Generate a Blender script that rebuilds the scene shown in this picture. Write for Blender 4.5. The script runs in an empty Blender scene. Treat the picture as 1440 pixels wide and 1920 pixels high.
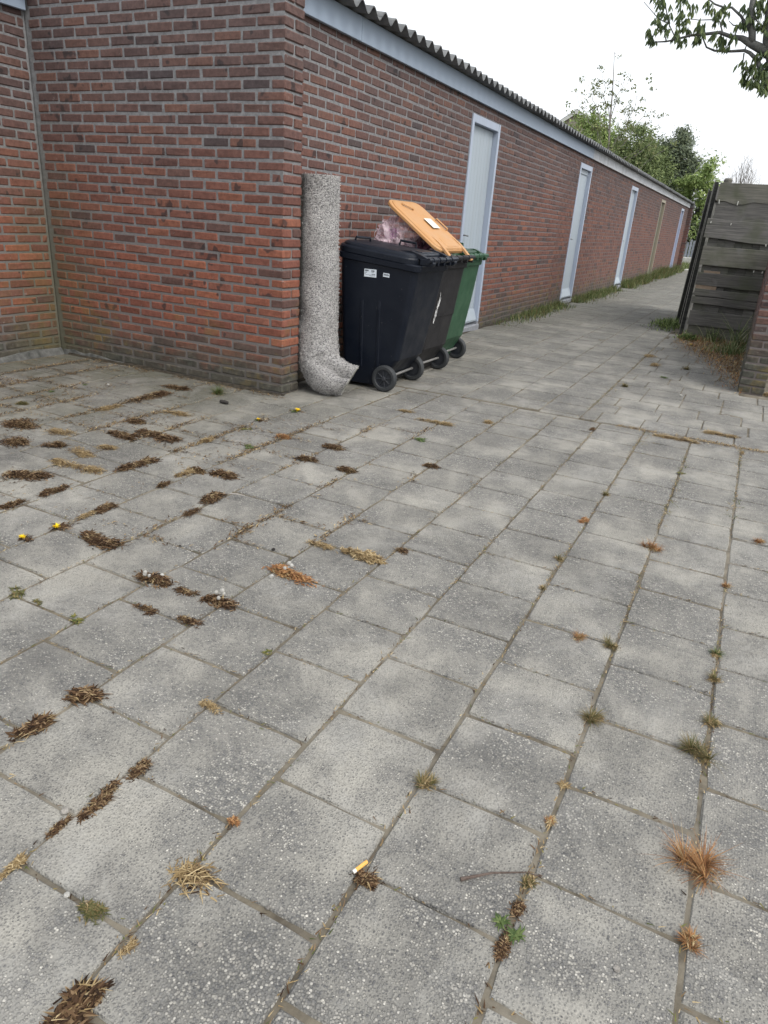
import bpy, bmesh, math, random
from mathutils import Vector, Matrix, noise
random.seed(7)
R = math.radians
S = bpy.context.scene
COL = S.collection

# ------------------------------------------------------------------ camera
def look(pitch, roll, yaw):
    p, r, y = R(pitch), R(roll), R(yaw)
    f = Vector((-math.sin(y)*math.cos(p), math.cos(y)*math.cos(p), -math.sin(p)))
    rt = Vector((math.cos(y), math.sin(y), 0)); up = rt.cross(f)
    x = math.cos(r)*rt + math.sin(r)*up
    u = -math.sin(r)*rt + math.cos(r)*up
    return Matrix((x, u, -f)).transposed().to_4x4()
CAM = Vector((0, 0, 1.217))
cd = bpy.data.cameras.new('camera')
cam = bpy.data.objects.new('camera', cd); COL.objects.link(cam)
cam.matrix_world = Matrix.Translation(CAM) @ look(22.92, 4.167, 25.53)
cd.sensor_fit = 'VERTICAL'; cd.sensor_height = 24; cd.lens = 24*1300.3/1920
cd.clip_start = 0.05; cd.clip_end = 2000
S.camera = cam

# ------------------------------------------------------------------ sky, sun, exposure
SUN_EL, SUN_AZ = 50, 112            # azimuth from +Y towards +X
w = bpy.data.worlds.new('World'); S.world = w; w.use_nodes = True
wn = w.node_tree.nodes; wl = w.node_tree.links; wn.clear()
sky = wn.new('ShaderNodeTexSky'); sky.sky_type = 'NISHITA'; sky.sun_disc = False
sky.sun_elevation = R(SUN_EL); sky.sun_rotation = R(SUN_AZ)
sky.air_density = 1.6; sky.dust_density = 6.0; sky.ozone_density = 1.0
hs = wn.new('ShaderNodeHueSaturation'); hs.inputs['Saturation'].default_value = 0.32
mx = wn.new('ShaderNodeMix'); mx.data_type = 'RGBA'; mx.inputs['Factor'].default_value = 0.55
mx.inputs['B'].default_value = (8.3, 8.6, 9.1, 1)      # the even cloud layer
bg = wn.new('ShaderNodeBackground'); bg.inputs['Strength'].default_value = 0.14
wo = wn.new('ShaderNodeOutputWorld')
wl.new(sky.outputs[0], hs.inputs['Color']); wl.new(hs.outputs[0], mx.inputs['A'])
wl.new(mx.outputs['Result'], bg.inputs['Color']); wl.new(bg.outputs[0], wo.inputs[0])
sd = bpy.data.lights.new('sun', 'SUN'); sd.energy = 0.9; sd.angle = R(25); sd.color = (1, .96, .9)
sun = bpy.data.objects.new('sun', sd); COL.objects.link(sun)
sun.rotation_euler = (R(90-SUN_EL), 0, R(180-SUN_AZ))
S.view_settings.view_transform = 'Standard'; S.view_settings.look = 'None'
S.view_settings.gamma = 1; S.view_settings.use_curve_mapping = False
S.view_settings.exposure = 0.58

# ------------------------------------------------------------------ helpers
class MB:
    def __init__(s): s.v = []; s.f = []; s.m = []; s.sm = False
    def add(s, vs, fs, mi=0):
        o = len(s.v); s.v += [tuple(q) for q in vs]
        s.f += [tuple(i+o for i in f) for f in fs]; s.m += [mi]*len(fs)
    def box(s, c, d, bev=0.0, rot=None, mi=0, jit=0.0):
        hx, hy, hz = d[0]/2, d[1]/2, d[2]/2
        M = rot if rot is not None else Matrix.Identity(3)
        c = Vector(c); b = min(bev, hx*.9, hy*.9, hz*.9)
        j = lambda: random.uniform(-jit, jit)
        if b <= 0:
            vs = [c+M@Vector((x*hx+j(), y*hy+j(), z*hz+j())) for x in (-1, 1) for y in (-1, 1) for z in (-1, 1)]
            s.add(vs, [(0,1,3,2),(4,6,7,5),(0,4,5,1),(2,3,7,6),(0,2,6,4),(1,5,7,3)], mi); return
        vs = []; ix = {}
        for x in (-1, 1):
            for y in (-1, 1):
                for z in (-1, 1):
                    jx, jy, jz = j(), j(), j()
                    for a in range(3):
                        q = [x*(hx-b), y*(hy-b), z*(hz-b)]; q[a] = (x*hx, y*hy, z*hz)[a]
                        ix[x, y, z, a] = len(vs); vs.append(c+M@Vector((q[0]+jx, q[1]+jy, q[2]+jz)))
        fs = []
        for a in range(3):
            b1, b2 = [k for k in range(3) if k != a]
            for sg in (-1, 1):
                r_ = []
                for p, q in ((-1,-1),(1,-1),(1,1),(-1,1)):
                    k = [0,0,0]; k[a] = sg; k[b1] = p; k[b2] = q; r_.append(ix[k[0],k[1],k[2],a])
                fs.append(tuple(r_))
            for p in (-1, 1):
                for q in (-1, 1):
                    k0 = [0,0,0]; k0[b1] = p; k0[b2] = q; k1 = k0[:]; k0[a] = -1; k1[a] = 1
                    fs.append((ix[(*k0, b1)], ix[(*k1, b1)], ix[(*k1, b2)], ix[(*k0, b2)]))
        for x in (-1, 1):
            for y in (-1, 1):
                for z in (-1, 1): fs.append((ix[x,y,z,0], ix[x,y,z,1], ix[x,y,z,2]))
        s.add(vs, fs, mi)
    def ring(s, rings, closed=True, cap0=False, cap1=False, mi=0):
        n = len(rings[0]); vs = [q for r_ in rings for q in r_]; fs = []
        for i in range(len(rings)-1):
            for k in range(n if closed else n-1):
                a, b = i*n+k, i*n+(k+1) % n
                fs.append((a, b, b+n, a+n))
        if cap0: fs.append(tuple(range(n-1, -1, -1)))
        if cap1: fs.append(tuple((len(rings)-1)*n+k for k in range(n)))
        s.add(vs, fs, mi)
    def tube(s, pts, rad, n=8, cap=True, mi=0):
        pts = [Vector(p) for p in pts]
        if not isinstance(rad, (list, tuple)): rad = [rad]*len(pts)
        rings = []; ref = None
        for i, p in enumerate(pts):
            t = (pts[min(i+1, len(pts)-1)]-pts[max(i-1, 0)])
            if t.length < 1e-9: t = Vector((0, 0, 1))
            t.normalize()
            if ref is None: ref = t.orthogonal().normalized()
            a = (ref-t*ref.dot(t))
            a = a.normalized() if a.length > 1e-6 else t.orthogonal().normalized()
            ref = a; b = t.cross(a)
            rings.append([p+rad[i]*(math.cos(2*math.pi*k/n)*a+math.sin(2*math.pi*k/n)*b) for k in range(n)])
        s.ring(rings, True, cap, cap, mi)
    def blade(s, base, d, L, wd, droop=.4, seg=3, mi=0, up=(0, 0, 1)):
        base = Vector(base); d = Vector(d).normalized()
        side = d.cross(Vector(up))
        side = side.normalized() if side.length > 1e-4 else Vector((1, 0, 0))
        vs = []; p = base.copy(); dd = d.copy()
        for i in range(seg+1):
            q = wd*(1-(i/seg)**1.6)*.5
            if i < seg: vs += [p-side*q, p+side*q]
            else: vs.append(p.copy())
            p = p+dd*(L/seg); dd = (dd+Vector((0, 0, -droop/seg))).normalized()
        fs = [(2*i, 2*i+1, 2*i+3, 2*i+2) for i in range(seg-1)]+[(2*seg-2, 2*seg-1, 2*seg)]
        s.add(vs, fs, mi)
    def mesh(s, name, mats, org=None, smooth=False):
        me = bpy.data.meshes.new(name)
        vs = s.v if org is None else [(a-org[0], b-org[1], c-org[2]) for a, b, c in s.v]
        me.from_pydata(vs, [], s.f)
        for m in (mats if isinstance(mats, (list, tuple)) else [mats]): me.materials.append(m)
        if any(s.m): me.polygons.foreach_set('material_index', s.m)
        if smooth: me.polygons.foreach_set('use_smooth', [True]*len(me.polygons))
        me.update(); return me
    def build(s, name, mats, parent=None, loc=None, smooth=False):
        """verts are in the parent's frame; at top level loc is the object's origin and verts are local to it"""
        return link(name, s.mesh(name, mats, None, smooth), parent, loc)
def link(name, me, parent=None, loc=None):
    o = bpy.data.objects.new(name, me); COL.objects.link(o)
    if parent: o.parent = parent
    if loc is not None: o.location = loc
    return o
def tag(o, label=None, cat=None, group=None, kind=None):
    if label: o['label'] = label
    if cat: o['category'] = cat
    if group: o['group'] = group
    if kind: o['kind'] = kind
    return o
def thing(name, label, cat, loc=(0, 0, 0), rz=0, group=None):
    o = bpy.data.objects.new(name, None); COL.objects.link(o); o.empty_display_size = .1
    o.location = loc; o.rotation_euler = (0, 0, rz)
    return tag(o, label, cat, group)
def bevel(o, wd, seg=2):
    m = o.modifiers.new('bevel', 'BEVEL'); m.width = wd; m.segments = seg; m.limit_method = 'ANGLE'; return o
U = random.uniform

# ------------------------------------------------------------------ materials
class NT:
    def __init__(s, name):
        s.mat = bpy.data.materials.new(name); s.mat.use_nodes = True
        s.t = s.mat.node_tree; s.t.nodes.clear()
        s.out = s.t.nodes.new('ShaderNodeOutputMaterial'); s.b = s.t.nodes.new('ShaderNodeBsdfPrincipled')
        s.t.links.new(s.b.outputs[0], s.out.inputs[0])
        s.geo = s.t.nodes.new('ShaderNodeNewGeometry'); s.pos = s.geo.outputs['Position']
    def n(s, t, **k):
        o = s.t.nodes.new(t)
        for a, b in k.items(): setattr(o, a, b)
        return o
    def put(s, inp, v):
        if isinstance(v, bpy.types.NodeSocket): s.t.links.new(v, inp)
        elif v is not None:
            if hasattr(inp.default_value, '__len__') and not hasattr(v, '__len__'): v = (v,)*len(inp.default_value)
            if hasattr(inp.default_value, '__len__') and len(inp.default_value) == 4 and len(v) == 3: v = (*v, 1)
            inp.default_value = v
    def noise(s, scale, detail=3, vec=None, rough=.55, dist=0):
        o = s.n('ShaderNodeTexNoise'); s.put(o.inputs['Vector'], vec or s.pos)
        o.inputs['Scale'].default_value = scale; o.inputs['Detail'].default_value = detail
        o.inputs['Roughness'].default_value = rough; o.inputs['Distortion'].default_value = dist
        return o.outputs['Fac']
    def vor(s, scale, vec=None, feat='F1'):
        o = s.n('ShaderNodeTexVoronoi', feature=feat); s.put(o.inputs['Vector'], vec or s.pos)
        o.inputs['Scale'].default_value = scale; return o
    def ramp(s, fac, stops, interp='LINEAR'):
        o = s.n('ShaderNodeValToRGB'); o.color_ramp.interpolation = interp
        e = o.color_ramp.elements
        while len(e) < len(stops): e.new(.5)
        for i, (p, c) in enumerate(stops):
            e[i].position = p; e[i].color = (*c, 1) if hasattr(c, '__len__') else (c, c, c, 1)
        s.put(o.inputs[0], fac); return o.outputs[0]
    def mix(s, f, a, b, blend='MIX'):
        o = s.n('ShaderNodeMix', data_type='RGBA', blend_type=blend)
        s.put(o.inputs['Factor'], f); s.put(o.inputs['A'], a); s.put(o.inputs['B'], b); return o.outputs['Result']
    def math(s, op, a, b=None, clamp=False):
        o = s.n('ShaderNodeMath', operation=op, use_clamp=clamp); s.put(o.inputs[0], a)
        if b is not None: s.put(o.inputs[1], b)
        return o.outputs[0]
    def maprange(s, v, a, b, c=0, d=1):
        o = s.n('ShaderNodeMapRange'); s.put(o.inputs[0], v)
        for i, q in enumerate((a, b, c, d)): o.inputs[i+1].default_value = q
        return o.outputs[0]
    def xyz(s, vec=None):
        o = s.n('ShaderNodeSeparateXYZ'); s.put(o.inputs[0], vec or s.pos); return o.outputs
    def scale(s, v, vec=None):
        o = s.n('ShaderNodeVectorMath', operation='MULTIPLY'); s.put(o.inputs[0], vec or s.pos)
        o.inputs[1].default_value = v; return o.outputs[0]
    def rand(s, island): return s.geo.outputs['Random Per Island'] if island else s.n('ShaderNodeObjectInfo').outputs['Random']
    def bump(s, h, strength=.5, dist=.003, nrm=None):
        o = s.n('ShaderNodeBump'); o.inputs['Strength'].default_value = strength; o.inputs['Distance'].default_value = dist
        s.put(o.inputs['Height'], h); s.put(o.inputs['Normal'], nrm) if nrm else None
        return o.outputs[0]
    def done(s, col, rough=.8, nrm=None, spec=.3, **k):
        s.put(s.b.inputs['Base Color'], col); s.put(s.b.inputs['Roughness'], rough)
        s.b.inputs['Specular IOR Level'].default_value = spec
        if nrm: s.put(s.b.inputs['Normal'], nrm)
        for a, b in k.items(): s.put(s.b.inputs[a], b)
        return s.mat

def mat_tile(island):
    t = NT('washed_gravel_concrete'+('_field' if island else ''))
    r = t.rand(island)
    wear = t.noise(2.3, 4, rough=.6)                      # where the cement skin is still on
    wear2 = t.noise(9, 3)
    skin = t.maprange(t.math('ADD', t.math('MULTIPLY', wear, .7), t.math('MULTIPLY', wear2, .3)), .42, .60)
    v = t.vor(185); v2 = t.vor(105)
    ix = t.xyz(v.outputs['Color'])
    ix2 = t.xyz(v2.outputs['Color'])
    peb = t.ramp(ix[0], [(0, (.075,.076,.080)), (.28, (.140,.140,.140)), (.6, (.222,.215,.198)), (.86, (.31,.298,.270)), (.96, (.44,.425,.39)), (1, (.62,.60,.55))])
    peb2 = t.ramp(ix2[0], [(0, (.095,.096,.099)), (.5, (.195,.192,.185)), (.85, (.27,.262,.243)), (.97, (.48,.46,.42)), (1, (.6,.58,.52))])
    peb = t.mix(.4, peb, peb2)
    cem = t.ramp(t.noise(260, 2), [(.3, (.215,.208,.190)), (.7, (.34,.329,.298))])
    cem = t.mix(skin, t.ramp(t.noise(300, 2), [(.3, (.105,.104,.10)), (.7, (.19,.187,.178))]), cem)
    thr = t.math('SUBTRACT', .56, t.math('MULTIPLY', skin, .30))
    inp = t.maprange(t.math('SUBTRACT', thr, v.outputs['Distance']), -.04, .06)
    col = t.mix(inp, cem, peb)
    tone = t.maprange(r, 0, 1, .94, 1.05)
    big = t.maprange(t.math('ADD', t.math('MULTIPLY', t.noise(.9, 3), .45), t.math('MULTIPLY', t.noise(3.4, 4, rough=.6, dist=.3), .55)), .36, .63, .78, 1.04)
    hs_ = t.n('ShaderNodeVectorMath', operation='SCALE'); t.put(hs_.inputs[0], col); t.put(hs_.inputs['Scale'], t.math('MULTIPLY', tone, big))
    col = t.mix(1.0, hs_.outputs[0], (1.07, 1.06, 1.03), 'MULTIPLY')
    # dirt and a green film in the damp corner by the end wall, sand washed out of joints elsewhere
    p = t.xyz()
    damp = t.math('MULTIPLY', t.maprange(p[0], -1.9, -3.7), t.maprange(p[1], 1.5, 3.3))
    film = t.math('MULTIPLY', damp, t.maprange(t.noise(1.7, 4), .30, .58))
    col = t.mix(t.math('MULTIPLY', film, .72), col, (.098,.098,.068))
    st = t.maprange(t.noise(1.5, 6, rough=.7, dist=.5), .53, .68)
    col = t.mix(t.math('MULTIPLY', st, .46), col, (.095,.092,.088))
    sand = t.maprange(t.noise(2.6, 7, rough=.78, dist=.7), .51, .66)
    col = t.mix(t.math('MULTIPLY', sand, .6), col, (.30,.292,.268))
    # the alley beyond is the older, greener pavement
    far = t.maprange(p[1], 5.5, 12.0)
    col = t.mix(t.math('MULTIPLY', far, .5), col, (.165,.166,.145))
    h = t.math('SUBTRACT', t.math('MULTIPLY', inp, .8), t.math('MULTIPLY', v.outputs['Distance'], .6))
    return t.done(col, .88, t.bump(h, .75, .0042), .25)

def mat_brick(island, kind='shed'):
    t = NT('brick_'+kind+('_field' if island else ''))
    r = t.rand(island); p = t.xyz()
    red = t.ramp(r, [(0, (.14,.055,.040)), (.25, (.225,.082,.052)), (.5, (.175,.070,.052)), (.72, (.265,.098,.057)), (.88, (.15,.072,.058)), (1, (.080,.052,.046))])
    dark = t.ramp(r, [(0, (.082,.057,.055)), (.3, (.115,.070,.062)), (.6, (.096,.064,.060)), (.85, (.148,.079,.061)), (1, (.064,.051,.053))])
    hgt = t.maprange(t.math('ADD', p[2], t.math('MULTIPLY', t.math('SUBTRACT', t.noise(.9, 4), .5), 1.5)), .75, 2.0)  # darker purple higher up: weathered brick, plus some lens flare put into the colour
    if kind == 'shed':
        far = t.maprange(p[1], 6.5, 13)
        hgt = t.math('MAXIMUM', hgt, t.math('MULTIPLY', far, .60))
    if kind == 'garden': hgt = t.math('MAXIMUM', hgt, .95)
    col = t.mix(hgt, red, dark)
    mott = t.maprange(t.noise(34, 4, rough=.65), .3, .75, .72, 1.28)
    sc = t.n('ShaderNodeVectorMath', operation='SCALE'); t.put(sc.inputs[0], col); t.put(sc.inputs['Scale'], mott); col = sc.outputs[0]
    burn = t.maprange(t.noise(8.5, 2), .645, .69)
    col = t.mix(t.math('MULTIPLY', burn, .75), col, (.024,.022,.024))
    # algae creeping up from the ground and in the damp inner corner
    e = t.noise(3.2, 5, rough=.65)
    low = t.maprange(t.math('SUBTRACT', p[2], t.math('MULTIPLY', t.math('SUBTRACT', e, .5), .55)),   .40 if kind == 'shed' else .66, .08 if kind == 'shed' else .3)
    col = t.mix(t.math('MULTIPLY', low, .93), col, t.ramp(t.noise(24, 4), [(.3, (.034,.037,.031)), (.62, (.078,.080,.064)), (.78, (.17,.165,.14))]))
    mid = t.math('MULTIPLY', t.maprange(p[2], .80, .2), t.maprange(t.noise(5, 4), .52, .64))
    col = t.mix(t.math('MULTIPLY', mid, .52), col, (.17,.125,.042))
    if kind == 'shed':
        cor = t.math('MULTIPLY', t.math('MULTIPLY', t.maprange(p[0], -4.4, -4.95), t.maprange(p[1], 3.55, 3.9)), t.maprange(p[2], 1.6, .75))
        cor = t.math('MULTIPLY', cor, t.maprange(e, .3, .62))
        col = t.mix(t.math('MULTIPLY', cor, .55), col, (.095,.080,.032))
    lime = t.maprange(t.noise(16, 6, rough=.78), .62, .71)
    col = t.mix(t.math('MULTIPLY', lime, .45), col, (.30,.28,.27))
    h = t.math('ADD', t.noise(60, 4), t.math('MULTIPLY', t.noise(300, 2), .4))
    return t.done(col, .86, t.bump(h, .55, .004), .3)

def mat_mortar():
    t = NT('grey_mortar'); p = t.xyz()
    col = t.ramp(t.noise(28, 5, rough=.7), [(.3, (.135,.142,.148)), (.7, (.30,.31,.318))])
    col = t.mix(t.math('MULTIPLY', t.maprange(p[2], 1.7, .5), .75), col, (.155,.138,.125))
    e = t.noise(3, 5)
    low = t.maprange(t.math('SUBTRACT', p[2], t.math('MULTIPLY', t.math('SUBTRACT', e, .5), .5)), .28, .02)
    col = t.mix(t.math('MULTIPLY', low, .85), col, (.075,.075,.062))
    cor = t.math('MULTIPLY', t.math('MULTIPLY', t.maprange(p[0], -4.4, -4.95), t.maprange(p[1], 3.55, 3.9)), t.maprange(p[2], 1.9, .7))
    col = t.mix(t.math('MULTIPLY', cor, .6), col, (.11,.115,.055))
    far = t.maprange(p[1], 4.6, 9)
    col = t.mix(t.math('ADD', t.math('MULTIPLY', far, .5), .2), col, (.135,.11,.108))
    return t.done(col, .95, t.bump(t.noise(120, 4), .6, .004), .1)

def mat_simple(name, c0, c1=None, scale=20, rough=.8, bs=.3, bd=.002, spec=.3, island=False, rnd=0, **k):
    t = NT(name); c1 = c1 or c0
    col = t.ramp(t.noise(scale, 4, rough=.6), [(.3, c0), (.7, c1)])
    if rnd:
        sc = t.n('ShaderNodeVectorMath', operation='SCALE'); t.put(sc.inputs[0], col)
        t.put(sc.inputs['Scale'], t.maprange(t.rand(island), 0, 1, 1-rnd, 1+rnd)); col = sc.outputs[0]
    return t.done(col, rough, t.bump(t.noise(scale*4, 3), bs, bd) if bs else None, spec, **k)
def mat_leaf(name, stops, rough=.7, trans=.25, spec=.25):
    t = NT(name); r = t.rand(True)
    col = t.ramp(r, stops)
    t.done(col, rough, None, spec)
    if trans:
        tr = t.n('ShaderNodeBsdfTranslucent'); t.put(tr.inputs[0], col)
        mxs = t.n('ShaderNodeMixShader'); mxs.inputs[0].default_value = trans
        t.t.links.new(t.b.outputs[0], mxs.inputs[1]); t.t.links.new(tr.outputs[0], mxs.inputs[2]); t.t.links.new(mxs.outputs[0], t.out.inputs[0])
    return t.mat
def mat_wood(name, c0, c1, green=.0):
    t = NT(name); tc = t.n('ShaderNodeTexCoord')
    g = t.noise(1, 6, t.scale((3, 60, 60)), .65); r = t.rand(False)
    col = t.ramp(g, [(.3, c0), (.7, c1)])
    sc = t.n('ShaderNodeVectorMath', operation='SCALE'); t.put(sc.inputs[0], col); t.put(sc.inputs['Scale'], t.maprange(r, 0, 1, .75, 1.3)); col = sc.outputs[0]
    col = t.mix(t.math('MULTIPLY', t.maprange(t.noise(3.5, 4), .48, .68), green), col, (.075,.085,.05))
    col = t.mix(t.math('MULTIPLY', t.maprange(t.noise(5, 5), .6, .75), .5), col, (.17,.17,.165))
    return t.done(col, .85, t.bump(g, .5, .004), .2)
def mat_plastic(name, c, rough=.45, dust=.25, dcol=(.12,.12,.125), spec=.4):
    t = NT(name)
    d = t.maprange(t.noise(6, 5, rough=.65), .4, .75)
    col = t.mix(t.math('MULTIPLY', d, dust), c, dcol)
    sp = t.maprange(t.noise(70, 2), .71, .75)
    col = t.mix(t.math('MULTIPLY', sp, .25), col, (.3,.29,.27))
    return t.done(col, t.maprange(t.noise(9, 4), .3, .7, rough-.08, rough+.15), t.bump(t.noise(350, 2), .12, .001), spec)
def mat_paint(name, c, rough=.5, dirt=.25, dcol=(.2,.19,.17), streak=True):
    t = NT(name)
    d = t.maprange(t.noise(1, 5, t.scale((9, 9, .9)) if streak else t.pos, .65), .45, .75)
    col = t.mix(t.math('MULTIPLY', d, dirt), c, dcol)
    return t.done(col, rough, t.bump(t.noise(1, 4, t.scale((90, 90, 6))), .15, .001), .35)

M = {}
M['tile'] = mat_tile(False); M['tile_f'] = mat_tile(True)
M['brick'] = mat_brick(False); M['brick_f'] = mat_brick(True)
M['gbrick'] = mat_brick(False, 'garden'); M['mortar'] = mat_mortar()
def mat_sand():
    t = NT('joint_sand')
    col = t.ramp(t.noise(11, 5, rough=.65), [(.3, (.062,.053,.041)), (.7, (.185,.162,.122))])
    col = t.mix(t.math('MULTIPLY', t.maprange(t.noise(2.2, 5, rough=.7), .45, .65), .6), col, (.265,.245,.205))
    return t.done(col, .95, t.bump(t.noise(150, 3), .6, .003), .1)
M['sand'] = mat_sand()
M['dirt'] = mat_simple('dark_damp_dirt', (.022,.019,.015), (.075,.065,.05), 30, .95, .7, .006, .1)
M['soil'] = mat_simple('soil_and_grass', (.05,.05,.028), (.11,.10,.06), 3, .95, .6, .01, .1)
M['cement'] = mat_simple('cement_plinth', (.050,.052,.048), (.155,.155,.148), 14, .9, .8, .006, .15)
M['fascia'] = mat_paint('grey_fascia_paint', (.275,.335,.42), .5, .22, (.25,.29,.34))  # grey paint with the bluish tint of shade put into its colour
M['fascia_old'] = mat_paint('worn_fascia_paint', (.46,.48,.51), .65, .6, (.17,.17,.17))
M['roof'] = mat_simple('fibre_cement_roof', (.10,.105,.11), (.21,.215,.215), 9, .92, .5, .004, .15, rnd=.12)
M['frame'] = mat_paint('pale_blue_grey_frame_paint', (.345,.395,.485), .45, .3, (.24,.265,.30))  # pale blue grey, made bluer by a shade tint in the colour
M['leaf'] = mat_paint('grey_white_door_paint', (.33,.38,.425), .5, .3, (.24,.255,.25))  # bluish cast of shade is part of this base colour
M['leaf2'] = mat_paint('old_white_door_paint', (.36,.37,.36), .55, .3, (.22,.22,.2))
M['olive'] = mat_paint('dark_olive_door_paint', (.085,.085,.055), .6, .35)
M['beige'] = mat_paint('beige_frame_paint', (.29,.26,.20), .6, .3)
M['violet'] = mat_paint('violet_blue_door_paint', (.19,.20,.34), .55, .25)
M['stone'] = mat_simple('sill_stone', (.17,.18,.20), (.27,.28,.30), 30, .85, .3)
M['metal'] = mat_simple('door_handle_metal', (.12,.12,.125), None, 20, .35, 0, Metallic=.5)
M['black'] = mat_plastic('black_bin_plastic', (.0045,.0070,.0135), .40, .18, (.022,.027,.036), .27)
M['black2'] = mat_plastic('charcoal_bin_plastic', (.016,.0155,.017), .5, .35, (.045,.044,.044), .27)
M['green'] = mat_plastic('green_bin_plastic', (.022,.068,.035), .45, .55, (.050,.115,.066))
M['dkgreen'] = mat_plastic('dark_green_lid_plastic', (.012,.047,.019), .33, .12, (.04,.1,.06))
M['orange'] = mat_plastic('orange_lid_plastic', (.47,.245,.095), .5, .5, (.44,.28,.15))
M['rubber'] = mat_plastic('wheel_rubber', (.024,.027,.030), .6, .4, (.07,.072,.072))
M['rim'] = mat_plastic('wheel_rim_plastic', (.015,.018,.024), .5, .2)
M['steel'] = mat_simple('axle_steel', (.33,.33,.32), (.45,.44,.42), 40, .45, 0, Metallic=.7)
M['paper'] = mat_simple('sticker_paper', (.62,.68,.74), (.70,.75,.8), 30, .6, 0)
M['ink'] = mat_simple('sticker_ink', (.05,.055,.065), None, 30, .7, 0)
M['whitepaint'] = mat_simple('white_paint', (.6,.6,.6), (.75,.75,.74), 60, .7, 0)
M['plank'] = mat_wood('weathered_fence_plank', (.058,.057,.056), (.155,.149,.138), .55)
M['plank2'] = mat_wood('grey_fence_plank', (.070,.070,.062), (.160,.154,.132), .65)
M['fencedark'] = mat_wood('dark_fence_edge', (.018,.019,.019), (.05,.05,.047), .2)
M['fenceedge'] = mat_wood('pale_worn_wood_edge', (.14,.138,.128), (.30,.295,.27), .2)
M['greyfence'] = mat_simple('far_grey_fence', (.17,.19,.22), (.29,.31,.34), 6, .85, .2, rnd=.2)
M['bark'] = mat_simple('tree_bark', (.06,.062,.06), (.14,.14,.13), 30, .9, .6, .006)
M['bark_far'] = mat_simple('grey_twig_bark', (.17,.155,.14), (.25,.23,.21), 30, .9, 0)
M['chestnut'] = mat_leaf('chestnut_leaf', [(0, (.065,.095,.055)), (.5, (.12,.165,.078)), (1, (.23,.28,.11))], trans=.45)
M['sapling'] = mat_leaf('sapling_leaf', [(0, (.10,.13,.055)), (.6, (.17,.21,.08)), (1, (.26,.25,.13))], trans=.35)
M['lime'] = mat_leaf('fresh_green_leaf', [(0, (.15,.215,.075)), (.5, (.25,.335,.115)), (1, (.38,.45,.18))], trans=.35)
M['midgreen'] = mat_leaf('mid_green_leaf', [(0, (.10,.135,.062)), (.5, (.165,.215,.09)), (1, (.26,.31,.135))], trans=.3)
M['darkgreen'] = mat_leaf('dark_green_leaf', [(0, (.065,.085,.058)), (.5, (.11,.138,.085)), (1, (.19,.22,.13))], trans=.25)
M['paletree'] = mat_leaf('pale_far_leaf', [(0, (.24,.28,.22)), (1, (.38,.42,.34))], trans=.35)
M['brown'] = mat_leaf('dead_brown_leaf', [(0, (.022,.014,.010)), (.4, (.065,.038,.022)), (.75, (.135,.082,.045)), (1, (.27,.19,.11))], .9, .1, .1)
M['straw'] = mat_leaf('straw_leaf', [(0, (.14,.095,.05)), (.5, (.30,.215,.105)), (1, (.48,.38,.22))], .85, .15, .15)
M['rust'] = mat_leaf('rust_dead_grass', [(0, (.15,.07,.034)), (.5, (.31,.15,.065)), (1, (.46,.27,.12))], .8, .15, .15)
M['olivegrass'] = mat_leaf('olive_grass', [(0, (.055,.060,.024)), (.5, (.11,.11,.04)), (.8, (.17,.14,.06)), (1, (.24,.17,.08))], .7, .2)
M['grass'] = mat_leaf('green_grass', [(0, (.045,.075,.022)), (.5, (.085,.13,.040)), (1, (.17,.205,.075))], .65, .25)
M['paleg'] = mat_leaf('pale_long_grass', [(0, (.10,.13,.05)), (.6, (.22,.25,.12)), (1, (.38,.38,.22))], .7, .25)
M['moss'] = mat_leaf('moss', [(0, (.05,.065,.018)), (.6, (.12,.13,.035)), (1, (.22,.17,.06))], .9, .1)
M['yellow'] = mat_leaf('dandelion_yellow', [(0, (.75,.48,.01)), (1, (.85,.66,.02))], .7, .2)
M['fluff'] = mat_simple('seed_head_fluff', (.24,.235,.215), (.42,.41,.38), 90, .95, 0)
M['twig'] = mat_simple('twig_bark', (.055,.038,.030), (.13,.10,.085), 90, .9, .5)
M['pebble'] = mat_simple('pebble_stone', (.16,.15,.135), (.32,.30,.27), 60, .8, .3, rnd=.4)
M['darkstone'] = mat_simple('dark_lump', (.02,.018,.017), (.05,.045,.04), 60, .85, .3)
M['filter'] = mat_simple('cigarette_filter', (.62,.33,.075), (.72,.42,.12), 200, .8, 0)
M['cigpaper'] = mat_simple('cigarette_paper', (.65,.63,.58), None, 50, .8, 0)
M['wallrender'] = mat_simple('pale_render', (.42,.43,.41), (.55,.56,.53), 1, .9, 0)
M['gable'] = mat_simple('sandy_gable', (.33,.30,.24), (.42,.38,.31), 1, .9, 0)
M['rooftile'] = mat_simple('grey_roof_tile', (.13,.13,.135), (.20,.20,.205), 2, .9, 0)
M['rubble'] = mat_simple('pale_concrete', (.34,.34,.31), (.52,.52,.48), 8, .9, .4)
M['tan'] = mat_simple('bare_wood', (.15,.115,.085), (.22,.17,.125), 20, .85, .2)
M['redplastic'] = mat_simple('red_plastic', (.55,.012,.02), None, 10, .4, 0)
M['pink'] = mat_simple('pink_ribbon', (.62,.22,.58), (.72,.33,.66), 30, .45, 0)
M['wire'] = mat_simple('pale_wire', (.55,.52,.55), None, 10, .35, 0)
def mat_film():
    t = NT('clear_plastic_film')
    t.done((.78,.62,.68), .18, t.bump(t.noise(28, 4), .6, .01), .5, Alpha=t.maprange(t.noise(22, 4), .35, .7, .25, .72))
    return t.mat
M['film'] = mat_film()
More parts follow.
